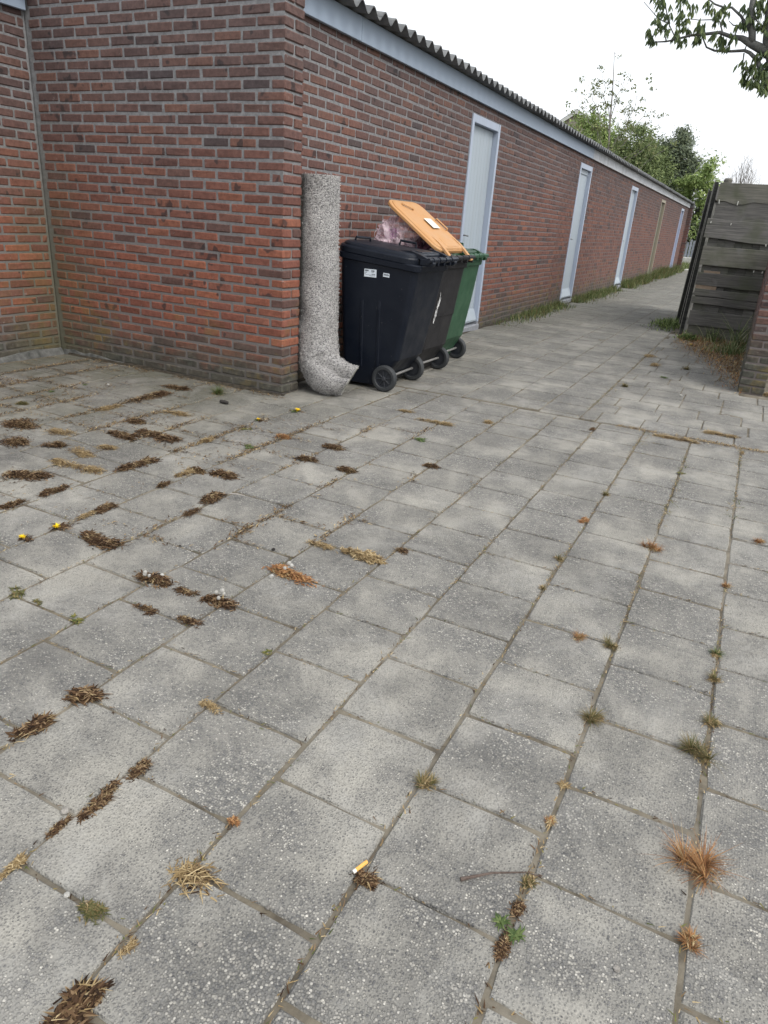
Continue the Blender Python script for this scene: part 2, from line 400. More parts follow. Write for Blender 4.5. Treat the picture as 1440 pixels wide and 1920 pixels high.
def mat_rug():
    t = NT('speckled_rug_pile')
    v = t.vor(170); i = t.xyz(v.outputs['Color'])
    col = t.ramp(i[0], [(0, (.06,.06,.064)), (.18, (.20,.197,.20)), (.36, (.40,.388,.375)), (.7, (.56,.545,.53)), (1, (.74,.725,.70))])
    col = t.mix(.3, col, t.ramp(t.noise(45, 3), [(.3, (.29,.283,.283)), (.7, (.48,.465,.45))]))
    return t.done(col, .97, t.bump(t.math('SUBTRACT', 1, v.outputs['Distance']), 1, .012), .05)
M['rug'] = mat_rug()
M['rugtuft'] = mat_leaf('rug_tuft', [(0, (.07,.07,.073)), (.2, (.24,.237,.237)), (.5, (.46,.45,.435)), (1, (.68,.665,.65))], .97, .2, .05)
M['rugback'] = mat_simple('rug_backing', (.20,.20,.17), (.34,.34,.30), 40, .95, .5)

# ================================================================== THE SETTING
inv = cam.matrix_world.inverted(); FPX = 1300.3
def seen(p, m=60):
    """is a place inside the photograph's field of view (decides only which pieces become parts of their own)"""
    q = inv @ Vector(p)
    if q.z > -.1: return None
    x = 720+FPX*q.x/-q.z; y = 960-FPX*q.y/-q.z
    return (x, y) if -m < x < 1440+m and -m < y < 1920+m else None
def vis(p, nrm, area):
    if not seen(p): return 0
    d = CAM-Vector(p)
    return area*max(0, d.normalized().dot(Vector(nrm)))/d.length_squared

g = MB(); g.add([(-150, -60, -.05), (150, -60, -.05), (150, 240, -.05), (-150, 240, -.05)], [(0, 1, 2, 3)])
tag(g.build('ground', M['soil']), kind='structure')

# ------------------------------------------------------------------ pavement
pav = thing('pavement', None, None); tag(pav, 'grey washed gravel slabs laid in offset rows', kind='structure')
NX, NY = 130, 190
sm = MB(); vs = []
for j in range(NY+1):
    y = .3+j*(9.0/NY)
    for i in range(NX+1):
        x = -5.1+i*(6.6/NX)
        z = -.0046+.0032*noise.noise((x*1.6, y*1.6, 6))+.0045*noise.noise((x*5, y*5, 1))+.003*noise.noise((x*17, y*17, 4))
        vs.append((x, y, min(z, -.0022)-.008*(x < -4.0 and y > 3.0)))
sm.add(vs, [(j*(NX+1)+i, j*(NX+1)+i+1, (j+1)*(NX+1)+i+1, (j+1)*(NX+1)+i) for j in range(NY) for i in range(NX)])
sm.add([(-3.1, 9.25, -.006), (1.6, 9.25, -.006), (1.6, 34, -.006), (-3.1, 34, -.006)], [(0, 1, 2, 3)])
tag(sm.build('joint_sand', M['sand'], pav, smooth=True), kind='stuff')

def tile_mesh(mb, wx, wy, c=(0, 0, 0), rz=0, tx=0, ty=0, seg=2):
    """a slab with worn, slightly chipped edges; top at z = 0"""
    hx, hy = wx/2, wy/2; ca, sa = math.cos(rz), math.sin(rz)
    ring0 = []
    for (ax, ay), (bx, by) in (((-hx,-hy),(hx,-hy)), ((hx,-hy),(hx,hy)), ((hx,hy),(-hx,hy)), ((-hx,hy),(-hx,-hy))):
        ring0 += [(ax+(bx-ax)*q/seg, ay+(by-ay)*q/seg) for q in range(seg)]
    def mk(ins, z, j):
        o = []
        for k, (x, y) in enumerate(ring0):
            corner = k % seg == 0; e = ins*(1.5 if corner else 1)+(U(0, j*3) if corner else 0)
            q = [x, y]
            if abs(abs(x)-hx) < 1e-6: q[0] -= math.copysign(e+abs(random.gauss(0, j)), x)
            if abs(abs(y)-hy) < 1e-6: q[1] -= math.copysign(e+abs(random.gauss(0, j)), y)
            zz = z+q[0]*tx+q[1]*ty
            o.append((c[0]+ca*q[0]-sa*q[1], c[1]+sa*q[0]+ca*q[1], c[2]+zz))
        return o
    rings = [mk(0, -.045, .0003), mk(.0002, -.006, .0011), mk(.004, 0, .0013)]
    mb.ring(rings, True, False, True)
TILES = []                                                   # (x, y, wx, wy)
PX, PY = .2993, .2875
phase = {-1: .10, 0: 1.085-.2875, 1: .625, 2: .458, 3: .303, 4: .437, 5: .268, 6: .385}
for k in range(-6, 17):
    x1 = -.126-PX*(k-1); x0 = x1-PX
    if k > 6: x1 -= .004*(k-6); x0 -= .004*(k-6)
    ph = phase.get(k, U(0, PY)) % PY
    for j in range(0, 18):
        y0 = ph+j*PY; y1 = y0+PY
        top = 4.05 if x1 < -2.9 else 4.93
        if y1 < .35 or y0 > top-.05: continue
        y1 = min(y1, top)
        if y1-y0 < .05 or x1 < -5.04: continue
        TILES.append(((max(x0, -5.04)+x1)/2, (y0+y1)/2, x1-max(x0, -5.04), y1-y0))
for k in range(0, 8):                                        # the alley: columns along the wall
    x1 = -.885-.3*k; x0 = max(x1-.3, -2.99)
    if x1-x0 < .04: continue
    ph = U(0, .3); y = 4.95+ph-.3
    while y < 33:
        y0 = max(y, 4.95)
        if y+.3-y0 > .05 and not (x1 < -2.8 and y0 < 4.3): TILES.append(((x0+x1)/2, (y0+y+.3)/2, x1-x0, y+.3-y0))
        y += .3
for j in range(0, 19):                                       # the cross rows on the right
    y0 = 4.955+j*.3; x = -.88-U(0, .3)
    while x < 1.5:
        a = max(x, -.88)
        if x+.3-a > .05 and not (x > .05 and y0 > 6.6) and not (x > -.55 and y0 > 8.9): TILES.append((a+(x+.3-a)/2, y0+.15, x+.3-a, .3))
        x += .3
rank = sorted(range(len(TILES)), key=lambda i: -vis((TILES[i][0], TILES[i][1], 0), (0, 0, 1), TILES[i][2]*TILES[i][3]))
single = set(rank[:298])
cache = {}; fld = MB()
for i, (x, y, wx, wy) in enumerate(TILES):
    gap = U(.004, .007)
    dz = U(-.002, .003); tx, ty = U(-.004, .004), U(-.004, .004)
    if x < -4.2 and y > 3.2: dz -= .004
    dx, dy, rz = U(-.002, .002), U(-.002, .002), R(U(-.5, .5))
    if i in single and vis((x, y, 0), (0, 0, 1), 1) > 0:
        key = (round(wx, 2), round(wy, 2), random.randrange(4))
        if key not in cache:
            mb = MB(); tile_mesh(mb, wx-.0050, wy-.0050, seg=5); cache[key] = mb.mesh('tile', M['tile'])
        o = link('tile', cache[key], pav, (x+dx, y+dy, dz)); o.rotation_euler = (ty, -tx, rz)
    else:
        tile_mesh(fld, wx-gap, wy-gap, (x+dx, y+dy, dz), rz, tx, ty)
tag(fld.build('tile_field', M['tile_f'], pav), kind='stuff')

# ------------------------------------------------------------------ brickwork
BL, BH, BD, JT = .208, .0515, .10, .0125                      # brick length, height, depth; joint
CO = .0652                                                   # course height
bcache = {}
def brick_me(L, mat):
    key = (round(L/.003)*.003, mat.name, random.randrange(6))
    if key not in bcache:
        mb = MB(); mb.box((0, 0, 0), (key[0], BD, BH), .0062, jit=.0024); bcache[key] = mb.mesh('brick', mat)
    return bcache[key]
class Wall:
    """collects bricks of one building; the ones that show largest become parts, the rest one joined part"""
    def __init__(s, root, m1, m2, n=298): s.root, s.m1, s.m2, s.n, s.b = root, m1, m2, n, []
    def add(s, c, L, axis, nrm): s.b.append((c, L, axis, nrm))
    def row(s, a0, a1, off, z, axis, face, nrm):
        """a course from a0 to a1 along an axis; face = the coordinate of the wall's face"""
        p = BL+JT; k = math.floor((a0-off)/p); x = off+k*p
        while x < a1:
            u, v = max(x, a0), min(x+BL, a1)
            if v-u > .035:
                m = (u+v)/2; pr = U(-.001, .0012)
                if axis == 'x': s.add((m, face-nrm[1]*(BD/2+pr), z), v-u, 'x', nrm)
                else: s.add((face-nrm[0]*(BD/2+pr), m, z), v-u, 'y', nrm)
            x += p
    def finish(s):
        sc = [(vis(c, n, L*BH), i) for i, (c, L, a, n) in enumerate(s.b)]
        sc.sort(reverse=True); own = {i for v, i in sc[:s.n] if v > 0}
        s.b = [((c[0]+(U(-.002, .002) if a == 'x' else 0), c[1]+(U(-.002, .002) if a == 'y' else 0), c[2]+U(-.0016, .0016)), L-U(0, .005), a, n) for c, L, a, n in s.b]
        loc = s.root.location; f = MB()
        for i, (c, L, a, n) in enumerate(s.b):
            if i in own:
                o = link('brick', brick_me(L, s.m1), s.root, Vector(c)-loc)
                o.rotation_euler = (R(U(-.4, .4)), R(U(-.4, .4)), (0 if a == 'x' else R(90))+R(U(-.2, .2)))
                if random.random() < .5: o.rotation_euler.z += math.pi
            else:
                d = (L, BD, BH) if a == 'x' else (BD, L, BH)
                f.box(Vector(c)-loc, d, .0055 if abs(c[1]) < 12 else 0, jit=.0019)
        if f.v: tag(f.build('brick_field', s.m2, s.root), kind='stuff')

# ------------------------------------------------------------------ the long shed row
shed = thing('brick_shed', 'long low red brick shed row with corrugated roof and a row of narrow doors', 'shed', (-3, 4.07, 0))
O = shed.location
def P(mb, name, mats, parent=None, kind=None, smooth=False, root=None):
    """build a part whose verts were written in world coordinates"""
    par = parent or shed; r_ = root or O
    o = link(name, mb.mesh(name, mats, r_, smooth), par)
    if kind: o['kind'] = kind
    return o
EX0, EX1, EY = -5.05, -2.82, 4.07                             # end wall
YE = 32.35                                                   # far end
DOORS = [(7.72, 8.62), (12.85, 13.75), (18.20, 19.12), (23.80, 24.72), (29.75, 30.68)]
DT = 2.285
mb = MB()
mb.box(((EX0+EX1)/2-.053, EY+.1038, 1.4), (EX1-EX0+.086, .199, 2.8))
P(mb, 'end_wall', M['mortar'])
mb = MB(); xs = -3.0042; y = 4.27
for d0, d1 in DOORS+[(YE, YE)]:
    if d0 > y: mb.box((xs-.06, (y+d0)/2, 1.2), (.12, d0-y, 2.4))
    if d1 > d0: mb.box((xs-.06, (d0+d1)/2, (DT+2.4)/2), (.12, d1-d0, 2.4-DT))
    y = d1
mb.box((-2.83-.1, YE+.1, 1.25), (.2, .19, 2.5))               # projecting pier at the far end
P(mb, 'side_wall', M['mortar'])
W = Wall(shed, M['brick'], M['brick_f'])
nC = 43
for k in range(nC):
    z = .012+CO*k+BH/2; odd = k % 2
    q = BL if not odd else BD
    c0 = EX1-q                                               # the corner brick: a stretcher, then a header
    if not odd:
        W.add((EX1-BL/2, EY+BD/2, z), BL, 'x', (0, -1, 0))
        W.add((EX1-BL/4-.002, EY+BD+JT+(.208-BD-JT)/2, z), BL/2, 'x', (1, 0, 0))
        W.b[-1] = ((EX1-BD/2, EY+BD+JT+.048, z), .096, 'y', (1, 0, 0))
    else:
        W.add((EX1-BD/2, EY+.104, z), .208, 'y', (1, 0, 0))
    n_ = 0; x = c0-JT
    while x > EX0+.05:
        u = max(x-BL, EX0+.022)
        if x-u > .03: W.add(((u+x)/2, EY+BD/2+U(-.0012, .001), z), x-u, 'x', (0, -1, 0))
        x = u-JT
for k in range(37):
    z = .012+CO*k+BH/2; off = .0 if k % 2 else (BL+JT)/2
    y = 4.285
    for i, (d0, d1) in enumerate(DOORS+[(YE, YE)]):
        if z < DT+.03: W.row(y, d0-.006, off, z, 'y', -3.0, (1, 0, 0)); y = d1+.006
    if z >= DT+.03: W.row(4.285, YE, off, z, 'y', -3.0, (1, 0, 0))
    W.row(-2.99, -2.822, .02 if k % 2 else .1, z, 'x', YE, (0, -1, 0))
W.finish()

# fascia boards, butted end to end
cuts = [(4.287, 5.243, 'fascia'), (5.247, 13.53, 'fascia'), (13.536, 22.84, 'fascia_old'), (22.845, 25.77, 'fascia_old'), (25.775, 27.6, 'fascia_old'), (27.605, YE-.01, 'fascia_old')]
for a, b, m in cuts:
    mb = MB(); mb.box((-2.978, (a+b)/2, 2.47), (.030, b-a, .155), .003); P(mb, 'fascia_board', M[m])
mb = MB(); mb.box((-2.93, YE+.1, 2.49), (.24, .22, .10), .004); P(mb, 'pier_cap', M['roof'])
# corrugated sheets with their wavy edge over the alley
def sheet(mb, y0, y1, x0, slope, z0, L, px=.171, amp=.030, ph=0):
    n = max(8, int((y1-y0)/px*12)); rows = []
    for (xx, dz) in ((x0, -.0045), (x0, .0035), (x0-L, .0035), (x0-L, -.0045)):
        rows.append([(xx, y0+(y1-y0)*i/n, z0+dz+(x0-xx)*slope+amp*math.cos(2*math.pi*((y0+(y1-y0)*i/n-ph)/px))) for i in range(n+1)])
    rows.append(rows[0]); mb.ring(rows, False)
y = 4.30
while y < YE+.2:
    b = min(y+.171*6+.03, YE+.25); mb = MB()
    sheet(mb, y, b, -2.845+U(-.008, .008), .14, 2.562+U(0, .005), 3.0, ph=5.035); P(mb, 'roof_sheet', M['roof'], smooth=False); y += .171*6
# cement skirting at the damp foot of the end wall
mb = MB(); rings = []
for i in range(15):
    x = -5.03+i*.06; h = max(.004, .045*(1-i/14)*U(.5, 1.15)); d = .012*(1-i/16)+U(0, .010)
    rings.append([(x, EY-.001, h), (x, EY-d*.5, h*.93), (x, EY-d, h*.5), (x, EY-d-.012, -.012)])
mb.ring(rings, False); P(mb, 'cement_skirting', M['cement'], smooth=False)

# doors
def door(i, d0, d1, style):
    wd = d1-d0; fm, lm = {'white': ('frame', 'leaf'), 'old': ('frame', 'leaf2'), 'olive': ('beige', 'olive'), 'violet': ('frame', 'violet')}[style]
    jw = .058; zb, zt = .095, DT-.004; fx = -2.990
    rec = -3.052                                             # face of the leaf
    a, b = d0+jw, d1-jw; top = zt-.075
    mb = MB(); mb.box((rec-.030, (a+b)/2, (.12+top)/2), (.028, b-a-.012, top-.12), .002)
    dr = P(mb, 'door', M[lm]); 
    dr['label'] = {'white': 'grey white boarded door in a pale blue grey frame', 'old': 'old white boarded door in a pale frame', 'olive': 'dark olive door in a beige frame', 'violet': 'violet blue door in a pale frame'}[style]
    if i == 0: dr['label'] = 'wide looking grey white boarded door behind the bins'
    def sub(mb, n, m): return P(mb, n, M[m], dr)
    nb = 8
    for k in range(nb):
        w_ = (b-a-.014)/nb; mb = MB(); mb.box((rec-.008, a+.007+w_*(k+.5), (.115+top)/2), (.016, w_-.0014, top-.125), .0018)
        if i < 3: sub(mb, 'board', lm)
        else:
            if k == 0: fb = MB()
            fb.box((rec-.008, a+.007+w_*(k+.5), (.115+top)/2), (.016, w_-.0025, top-.125), .002)
    if i >= 3: tag(sub(fb, 'boarding', lm), kind='stuff')
    mb = MB()
    mb.box((fx-.055, d0+jw/2, (zb+zt)/2), (.11, jw, zt-zb), .003)
    mb.box((fx-.055, d1-jw/2, (zb+zt)/2), (.11, jw, zt-zb), .003)
    mb.box((fx-.056, (d0+d1)/2, zt-.0375), (.107, wd-2*jw-.002, .075), .003)
    sub(mb, 'frame', fm)
    if style == 'white' and i == 1:
        mb = MB(); mb.box((rec+.005, (a+b)/2, top-.035), (.02, b-a-.01, .07), .002); sub(mb, 'top_panel', lm)
    mb = MB()                                                # sloped weatherboard
    mb.ring([[(rec-.012, yy, .255), (rec+.004, yy, .252), (rec+.020, yy, .215), (rec+.052, yy, .125), (rec+.048, yy, .105), (rec-.012, yy, .105)] for yy in (a+.004, b-.004)], True, True, True)
    sub(mb, 'weatherboard', lm if i != 3 else 'olive')
    mb = MB(); mb.box((-3.05, (d0+d1)/2, .028), (.15, wd-.01, .075), .006); sub(mb, 'sill', 'stone')
    mb = MB()
    for yy in (d0+jw/2, d1-jw/2): mb.box((fx-.053, yy, .0795), (.10, jw-.002, .027), .002)
    sub(mb, 'block', 'stone')
    mb = MB(); hy = a+.06; hz = 1.10
    mb.box((rec+.004, hy, hz-.02), (.008, .035, .16), .003)
    mb.tube([(rec, hy, hz), (rec+.045, hy, hz), (rec+.052, hy+.012, hz), (rec+.052, hy+.115, hz-.006)], .0085, 7)
    sub(mb, 'handle', 'metal')
for i, st in enumerate(['white', 'white', 'white', 'olive', 'violet']): door(i, *DOORS[i], st)

# ------------------------------------------------------------------ the nearer shed on the left, set back
sh2 = thing('brick_shed', 'brick shed wall at the left photo edge, meeting the end wall at a damp corner', 'shed', (-5.05, 2, 0))
O2 = sh2.location
mb = MB(); mb.box((-5.056-.06, 2.05, 1.25), (.12, 4.02, 2.5)); P(mb, 'wall', M['mortar'], sh2, root=O2)
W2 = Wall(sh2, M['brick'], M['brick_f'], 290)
for k in range(37):
    W2.row(.1, 4.045, (0 if k % 2 else (BL+JT)/2)+.03, .012+CO*k+BH/2, 'y', -5.05, (1, 0, 0))
W2.finish()
mb = MB(); mb.box((-5.028, 2.05, 2.47), (.030, 4.0, .155), .003); P(mb, 'fascia_board', M['fascia'], sh2, root=O2)
y = .1
while y < 3.9:
    mb = MB(); sheet(mb, y, min(y+.171*6+.03, 4.05), -4.92, .14, 2.562+U(0, .005), 3.0); P(mb, 'roof_sheet', M['roof'], sh2, root=O2); y += .171*6
mb = MB(); rings = []
for i in range(40):
    yy = 4.05-i*.08; h = .022+.02*noise.noise((0, yy*3, 2))+U(0, .01); d = .022+U(0, .012)
    rings.append([(-5.049, yy, h+.012), (-5.049+d*.5, yy, h+.008), (-5.049+d, yy, h*.4), (-5.049+d+.02, yy, -.02)])
mb.ring(rings, False); P(mb, 'cement_skirting', M['cement'], sh2, root=O2)

# ------------------------------------------------------------------ garden wall at the right edge
gw = thing('garden_wall', 'mossy brick garden wall end at the right edge of the photo', 'wall', (.09, 6.9, 0)); O3 = gw.location
GX0, GX1, GY0, GY1 = .09, .30, 6.9, 10.5
mb = MB(); mb.box(((GX0+GX1)/2, (GY0+GY1)/2, .61), (GX1-GX0-.012, GY1-GY0-.012, 1.235)); P(mb, 'wall_core', M['mortar'], gw, root=O3)
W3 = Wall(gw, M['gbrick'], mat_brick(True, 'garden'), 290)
for k in range(19):
    z = .012+CO*k+BH/2
    if k % 2: W3.add(((GX0+GX1)/2, GY0+BD/2, z), GX1-GX0, 'x', (0, -1, 0)); W3.row(GY0+BD+JT, GY1, GY0+BD+JT, z, 'y', GX0, (-1, 0, 0)); W3.row(GY0+BD+JT, GY1, GY0+BD+JT, z, 'y', GX1, (1, 0, 0))
    else:
        W3.add((GX0+BD/2, GY0+BL/2, z), BL, 'y', (0, -1, 0)); W3.add((GX1-BD/2, GY0+BL/2, z), BL, 'y', (0, -1, 0))
        W3.row(GY0+BL+JT, GY1, GY0+BL+JT, z, 'y', GX0, (-1, 0, 0)); W3.row(GY0+BL+JT, GY1, GY0+BL+JT, z, 'y', GX1, (1, 0, 0))
W3.finish()

# ------------------------------------------------------------------ wooden fences on the right
def plank(mb, x0, x1, z0, z1, y, th=.018, wavy=.004, bump=None, seed=0, lean=0):
    """a horizontal board with a natural edge; bump = (centre, width, depth) of waney lower edge"""
    n = 24; rings = []
    for i in range(n+1):
        x = x0+(x1-x0)*i/n
        a = z0+wavy*noise.noise((x*4, seed, 0)); b = z1+wavy*noise.noise((x*3, seed, 7))
        if bump: a -= bump[2]*max(0, min(1, 1.6-abs(x-bump[0])/bump[1]*1.6))
        yy = y+.004*noise.noise((x*2, seed, 3)); e = .003
        rings.append([(x, yy, a+e), (x, yy-0, b-e), (x, yy+e, b), (x, yy+th-e, b), (x, yy+th, b-e), (x, yy+th, a+e), (x, yy+th-e, a), (x, yy+e, a)])
    mb.ring(rings, True, True, True)
fn = thing('wooden_fence', 'weathered fence panel of wide dark horizontal planks beside the garden wall', 'fence', (-.3, 10.6, 0)); O4 = fn.location
FY = 10.6
rows = [(-.685, 1.705, 1.915, (-.42, .16, .035)), (-.668, 1.455, 1.715, None), (-.742, 1.262, 1.485, (.02, .5, .035)), (-.713, .925, 1.160, None),
        (-.706, .672, .835, None), (-.694, .535, .632, None), (-.705, .435, .528, None), (-.688, .158, .348, None), (-.668, -.01, .148, None)]
for i, (x0, z0, z1, bp) in enumerate(rows):
    mb = MB(); plank(mb, x0, .62, z0, z1, FY-(.012 if i in (0, 2, 3) else 0)+(.02 if i == 8 else 0), seed=i*3.7, bump=bp, wavy=.010)
    o = P(mb, 'plank', M['plank2' if i in (0, 3, 8) else 'plank'], fn, root=O4)
    o.rotation_euler.y = R((.5, .3, 1.0, .8, 1.2, .9, .9, 1.0, .8)[i])*.6
for k in range(12):
    x = -.66+k*.105; mb = MB(); mb.box((x+.05, FY+.034+.011*(k % 2), .93+U(-.02, .02)), (.118, .010, 1.84), .003); P(mb, 'upright_board', M['plank'], fn, root=O4)
mb = MB(); mb.tube([(-.60, FY+.10, -.1), (-.60, FY+.10, 1.955), (-.60, FY+.10, 1.975)], [.05, .05, .035], 14); P(mb, 'post', M['plank2'], fn, root=O4)
mb = MB(); mb.box((-.56, FY+.010, .655), (.26, .012, .05), .002); P(mb, 'repair_strip', M['tan'], fn, root=O4)
mb = MB(); mb.box((-.53, FY+.011, 1.165-.32), (.20, .014, .035), .002); P(mb, 'repair_strip', M['tan'], fn, root=O4)
for k, (x, z) in enumerate([(-.64, 1.695), (-.42, 1.688), (-.68, 1.45), (-.44, 1.44), (.02, 1.22), (.06, .9), (-.04, .9)]):
    mb = MB(); mb.box((x, FY-.016, z), (.012, .006, .05 if k < 2 else .025), .002, Matrix.Rotation(R(U(-12, 12)), 3, 'Y')); P(mb, 'clip', M['rubble'], fn, root=O4)
def edge_panel(x, y0, y1, zt, lab, lean):
    t = thing('fence_panel', lab, 'fence', (x, y0, 0)); t.rotation_euler = (0, R(lean), 0)
    mb = MB(); mb.box((.0, .025, zt/2), (.045, .045, zt), .003); link('end_batten', mb.mesh('end_batten', M['fencedark']), t)
    mb = MB(); mb.box((-.026, .02, zt/2+.01), (.012, .02, zt+.02), .002); link('edge_strip', mb.mesh('edge_strip', M['fenceedge']), t)
    for k in range(11):
        z = .09+k*(zt-.12)/10.5; mb = MB(); mb.box(((-1)**k*.014, .05+(y1-y0)/2, z), (.014, y1-y0, .17), .003); link('plank', mb.mesh('plank', M['plank']), t)
    mb = MB(); mb.box((.0, (y1-y0)+.02, zt/2), (.045, .045, zt), .003); link('end_batten', mb.mesh('end_batten', M['fencedark']), t)
edge_panel(-.945, 12.3, 14.1, 1.92, 'dark fence panel seen edge on, nearest the alley', 1.5)
edge_panel(-.835, 11.55, 13.3, 1.94, 'dark fence panel seen edge on, between the alley panel and the wide planks', 1.3)
edge_panel(-.745, 10.72, 12.4, 1.93, 'thin dark fence edge right behind the left ends of the wide planks', .6)

# ================================================================== WHEELED BINS
def rr(x0, x1, hw, z, r, n=5, tilt=0):
    """rounded rectangle ring"""
    o = []
    for cx, cy, a0 in ((x1-r, hw-r, 0), (x0+r, hw-r, 90), (x0+r, -hw+r, 180), (x1-r, -hw+r, 270)):
        for i in range(n+1):
            a = R(a0+90*i/n); x = cx+r*math.cos(a); o.append((x, cy+r*math.sin(a), z+tilt*x))
    return o
SEC = [(.03, -.268, .050, .232), (.13, -.273, .115, .240), (.24, -.278, .205, .250), (.60, -.292, .272, .272), (.885, -.300, .318, .287)]
def at_z(z):
    for a, b in zip(SEC, SEC[1:]):
        if z <= b[0]:
            f = (z-a[0])/(b[0]-a[0]); return [a[i]+f*(b[i]-a[i]) for i in range(4)]
    return list(SEC[-1])
def wheel(t, y, sy):
    """tyre with a rim and spokes, axis along y"""
    cx, cz = .114, .1
    def circ(r, yy, n=28): return [(cx+r*math.cos(2*math.pi*k/n), yy, cz+r*math.sin(2*math.pi*k/n)) for k in range(n)]
    mb = MB(); h = .024
    prof = [(.066, -h*.8), (.072, -h), (.090, -h), (.098, -h*.7), (.1, -h*.3), (.1, h*.3), (.098, h*.7), (.090, h), (.072, h), (.066, h*.8)]
    rg = [circ(r, y+q) for r, q in prof]; rg.append(rg[0]); mb.ring(rg)
    ty = mb.build('wheel', M['rubber'], t, smooth=False)
    mb = MB(); mb.ring([circ(.0665, y-h*.62), circ(.060, y-h*.62), circ(.060, y-.006), circ(.060, y+.006), circ(.060, y+h*.62), circ(.0665, y+h*.62)])
    mb.ring([circ(.060, y-.006), circ(.001, y-.006)]); mb.ring([circ(.060, y+.006), circ(.001, y+.006)])
    for k in range(8):
        a = R(45*k+10); mb.box((cx+.04*math.cos(a), y+sy*.012, cz+.04*math.sin(a)), (.048, .008, .009), .002, Matrix.Rotation(-a, 3, 'Y'))
    mb.ring([circ(.018, y+sy*.004, 14), circ(.018, y+sy*.020, 14), circ(.012, y+sy*.023, 14), circ(.001, y+sy*.023, 14)])
    mb.build('rim', M['rim'], ty)
def bin_body(t, mat, open_=False):
    mb = MB(); rings = [rr(-.2, .02, .19, .028, .03)]
    for z, x0, x1, hw in SEC: rings.append(rr(x0, x1, hw, z, .045))
    rings += [rr(-.300, .318, .287, .905, .045, 5, -.09), rr(-.318, .338, .303, .912, .05, 5, -.09), rr(-.320, .342, .305, .948, .05, 5, -.09), rr(-.312, .334, .298, .954, .05, 5, -.09), rr(-.290, .308, .276, .954, .04, 5, -.09)]
    if open_: rings += [rr(-.288, .300, .272, .80, .04), rr(-.275, .262, .258, .50, .04)]
    mb.ring(rings, True, True, True)
    b = mb.build('body', mat, t)
    for sy in (-1, 1):                                       # pressed ribs on the two sides
        for x in (-.105, .035):
            mb = MB(); rg = []
            for z in (.16, .30, .45, .60, .66):
                hw = at_z(z)[3]; d = .010 if z < .62 else 0
                rg.append([(x-.016, sy*(hw-.004), z), (x-.008, sy*(hw+d*.6), z), (x+.008, sy*(hw+d*.6), z), (x+.016, sy*(hw-.004), z)])
            mb.ring(rg, False); mb.build('rib', mat, b)
    mb = MB()                                                # handle bar behind the hinge
    for yy in (-.235, -.12, .0, .12, .235):
        mb.box((.365, yy, .948), (.10, .016, .046), .005)
    mb.tube([(.398, -.285, .965), (.398, .285, .965)], .0165, 12)
    for yy in (-.18, -.06, .06, .18): mb.tube([(.398, yy-.035, .965), (.398, yy+.035, .965)], .0205, 12)
    mb.build('handle', mat, t)
    mb = MB(); mb.tube([(.114, -.27, .1), (.114, .27, .1)], .010, 10); mb.build('axle', M['steel'], t)
    wheel(t, -.268, -1); wheel(t, .268, 1)
    return b
def bin_lid(t, mat, ang, hinge=(.352, .957)):
    """lid hinged at the wheel side; ang lifts the front edge"""
    mb = MB(); f, b, hw = -.685, -.045, .306
    prof = [(0, -.036), (0, -.004), (.006, .004), (.020, .008), (.024, .020), (.040, .030), (.075, .034), (.11, .031), (.2, .033)]
    rings = []
    for ins, z in prof:
        rg = rr(f+ins*1.0, b-ins*.55, hw-ins, z, max(.02, .10-ins*.3), 7)
        rings.append([(x, y, q+.010*max(0, 1-(y/hw)**2)*(1 if q > 0 else 0)) for x, y, q in rg])
    mb.ring(rings, True, False, True)
    mb.ring([rr(f, b, hw, -.036, .10, 7), rr(f+.012, b-.008, hw-.01, -.036, .09, 7), rr(f+.012, b-.008, hw-.01, -.002, .09, 7)], True, False, True)
    o = mb.build('lid', mat, t, (hinge[0], 0, hinge[1])); o.rotation_euler = (0, R(ang), 0)
    for yy in (-.215, .215):                                 # the two hinge arms
        mb = MB(); mb.ring([[(x, yy+s_*w_, z) for s_ in (-1, 1)]+[(x, yy+s_*w_, z-.030) for s_ in (1, -1)] for x, z, w_ in ((-.20, .040, .016), (-.12, .050, .020), (-.04, .036, .022), (.02, .018, .024), (.046, .004, .022))], True, True, True)
        mb.tube([(.046, yy-.026, -.010), (.046, yy+.026, -.010)], .021, 14)
        mb.build('hinge_arm', mat, o)
    mb = MB(); mb.box((-.125, 0, .040), (.10, .25, .012), .005); mb.build('panel', mat, o)
    for pts in ([(-.60, -.17, .030), (-.595, -.165, .062), (-.535, -.060, .064), (-.53, -.055, .030)], [(-.42, .225, .026), (-.415, .228, .070), (-.285, .232, .070), (-.28, .232, .026)]):
        mb = MB(); mb.tube(pts, .0095, 7); mb.build('lid_handle', mat, o)
    return o
BX = -2.440
b1 = thing('wheelie_bin', 'black wheeled bin with closed lid and white stickers beside the rolled rug', 'wheelie bin', (BX, 4.955, 0), R(1.5), 'wheeled bins standing by the shed wall')
b2 = thing('wheelie_bin', 'charcoal wheeled bin with its orange lid propped open on rubbish', 'wheelie bin', (-2.452, 5.560, 0), R(-1.0), 'wheeled bins standing by the shed wall')
b3 = thing('wheelie_bin', 'green wheeled bin with dark green rim, nearest the first door', 'wheelie bin', (-2.515, 6.19, 0), R(.5), 'wheeled bins standing by the shed wall')
bin_body(b1, M['black']); bin_body(b2, M['black2'], True); bin_body(b3, M['green'])
bin_lid(b1, M['black'], 5.5)
l2 = bin_lid(b2, M['orange'], 34.5, (.356, .985)); bin_lid(b3, M['dkgreen'], 5.5)
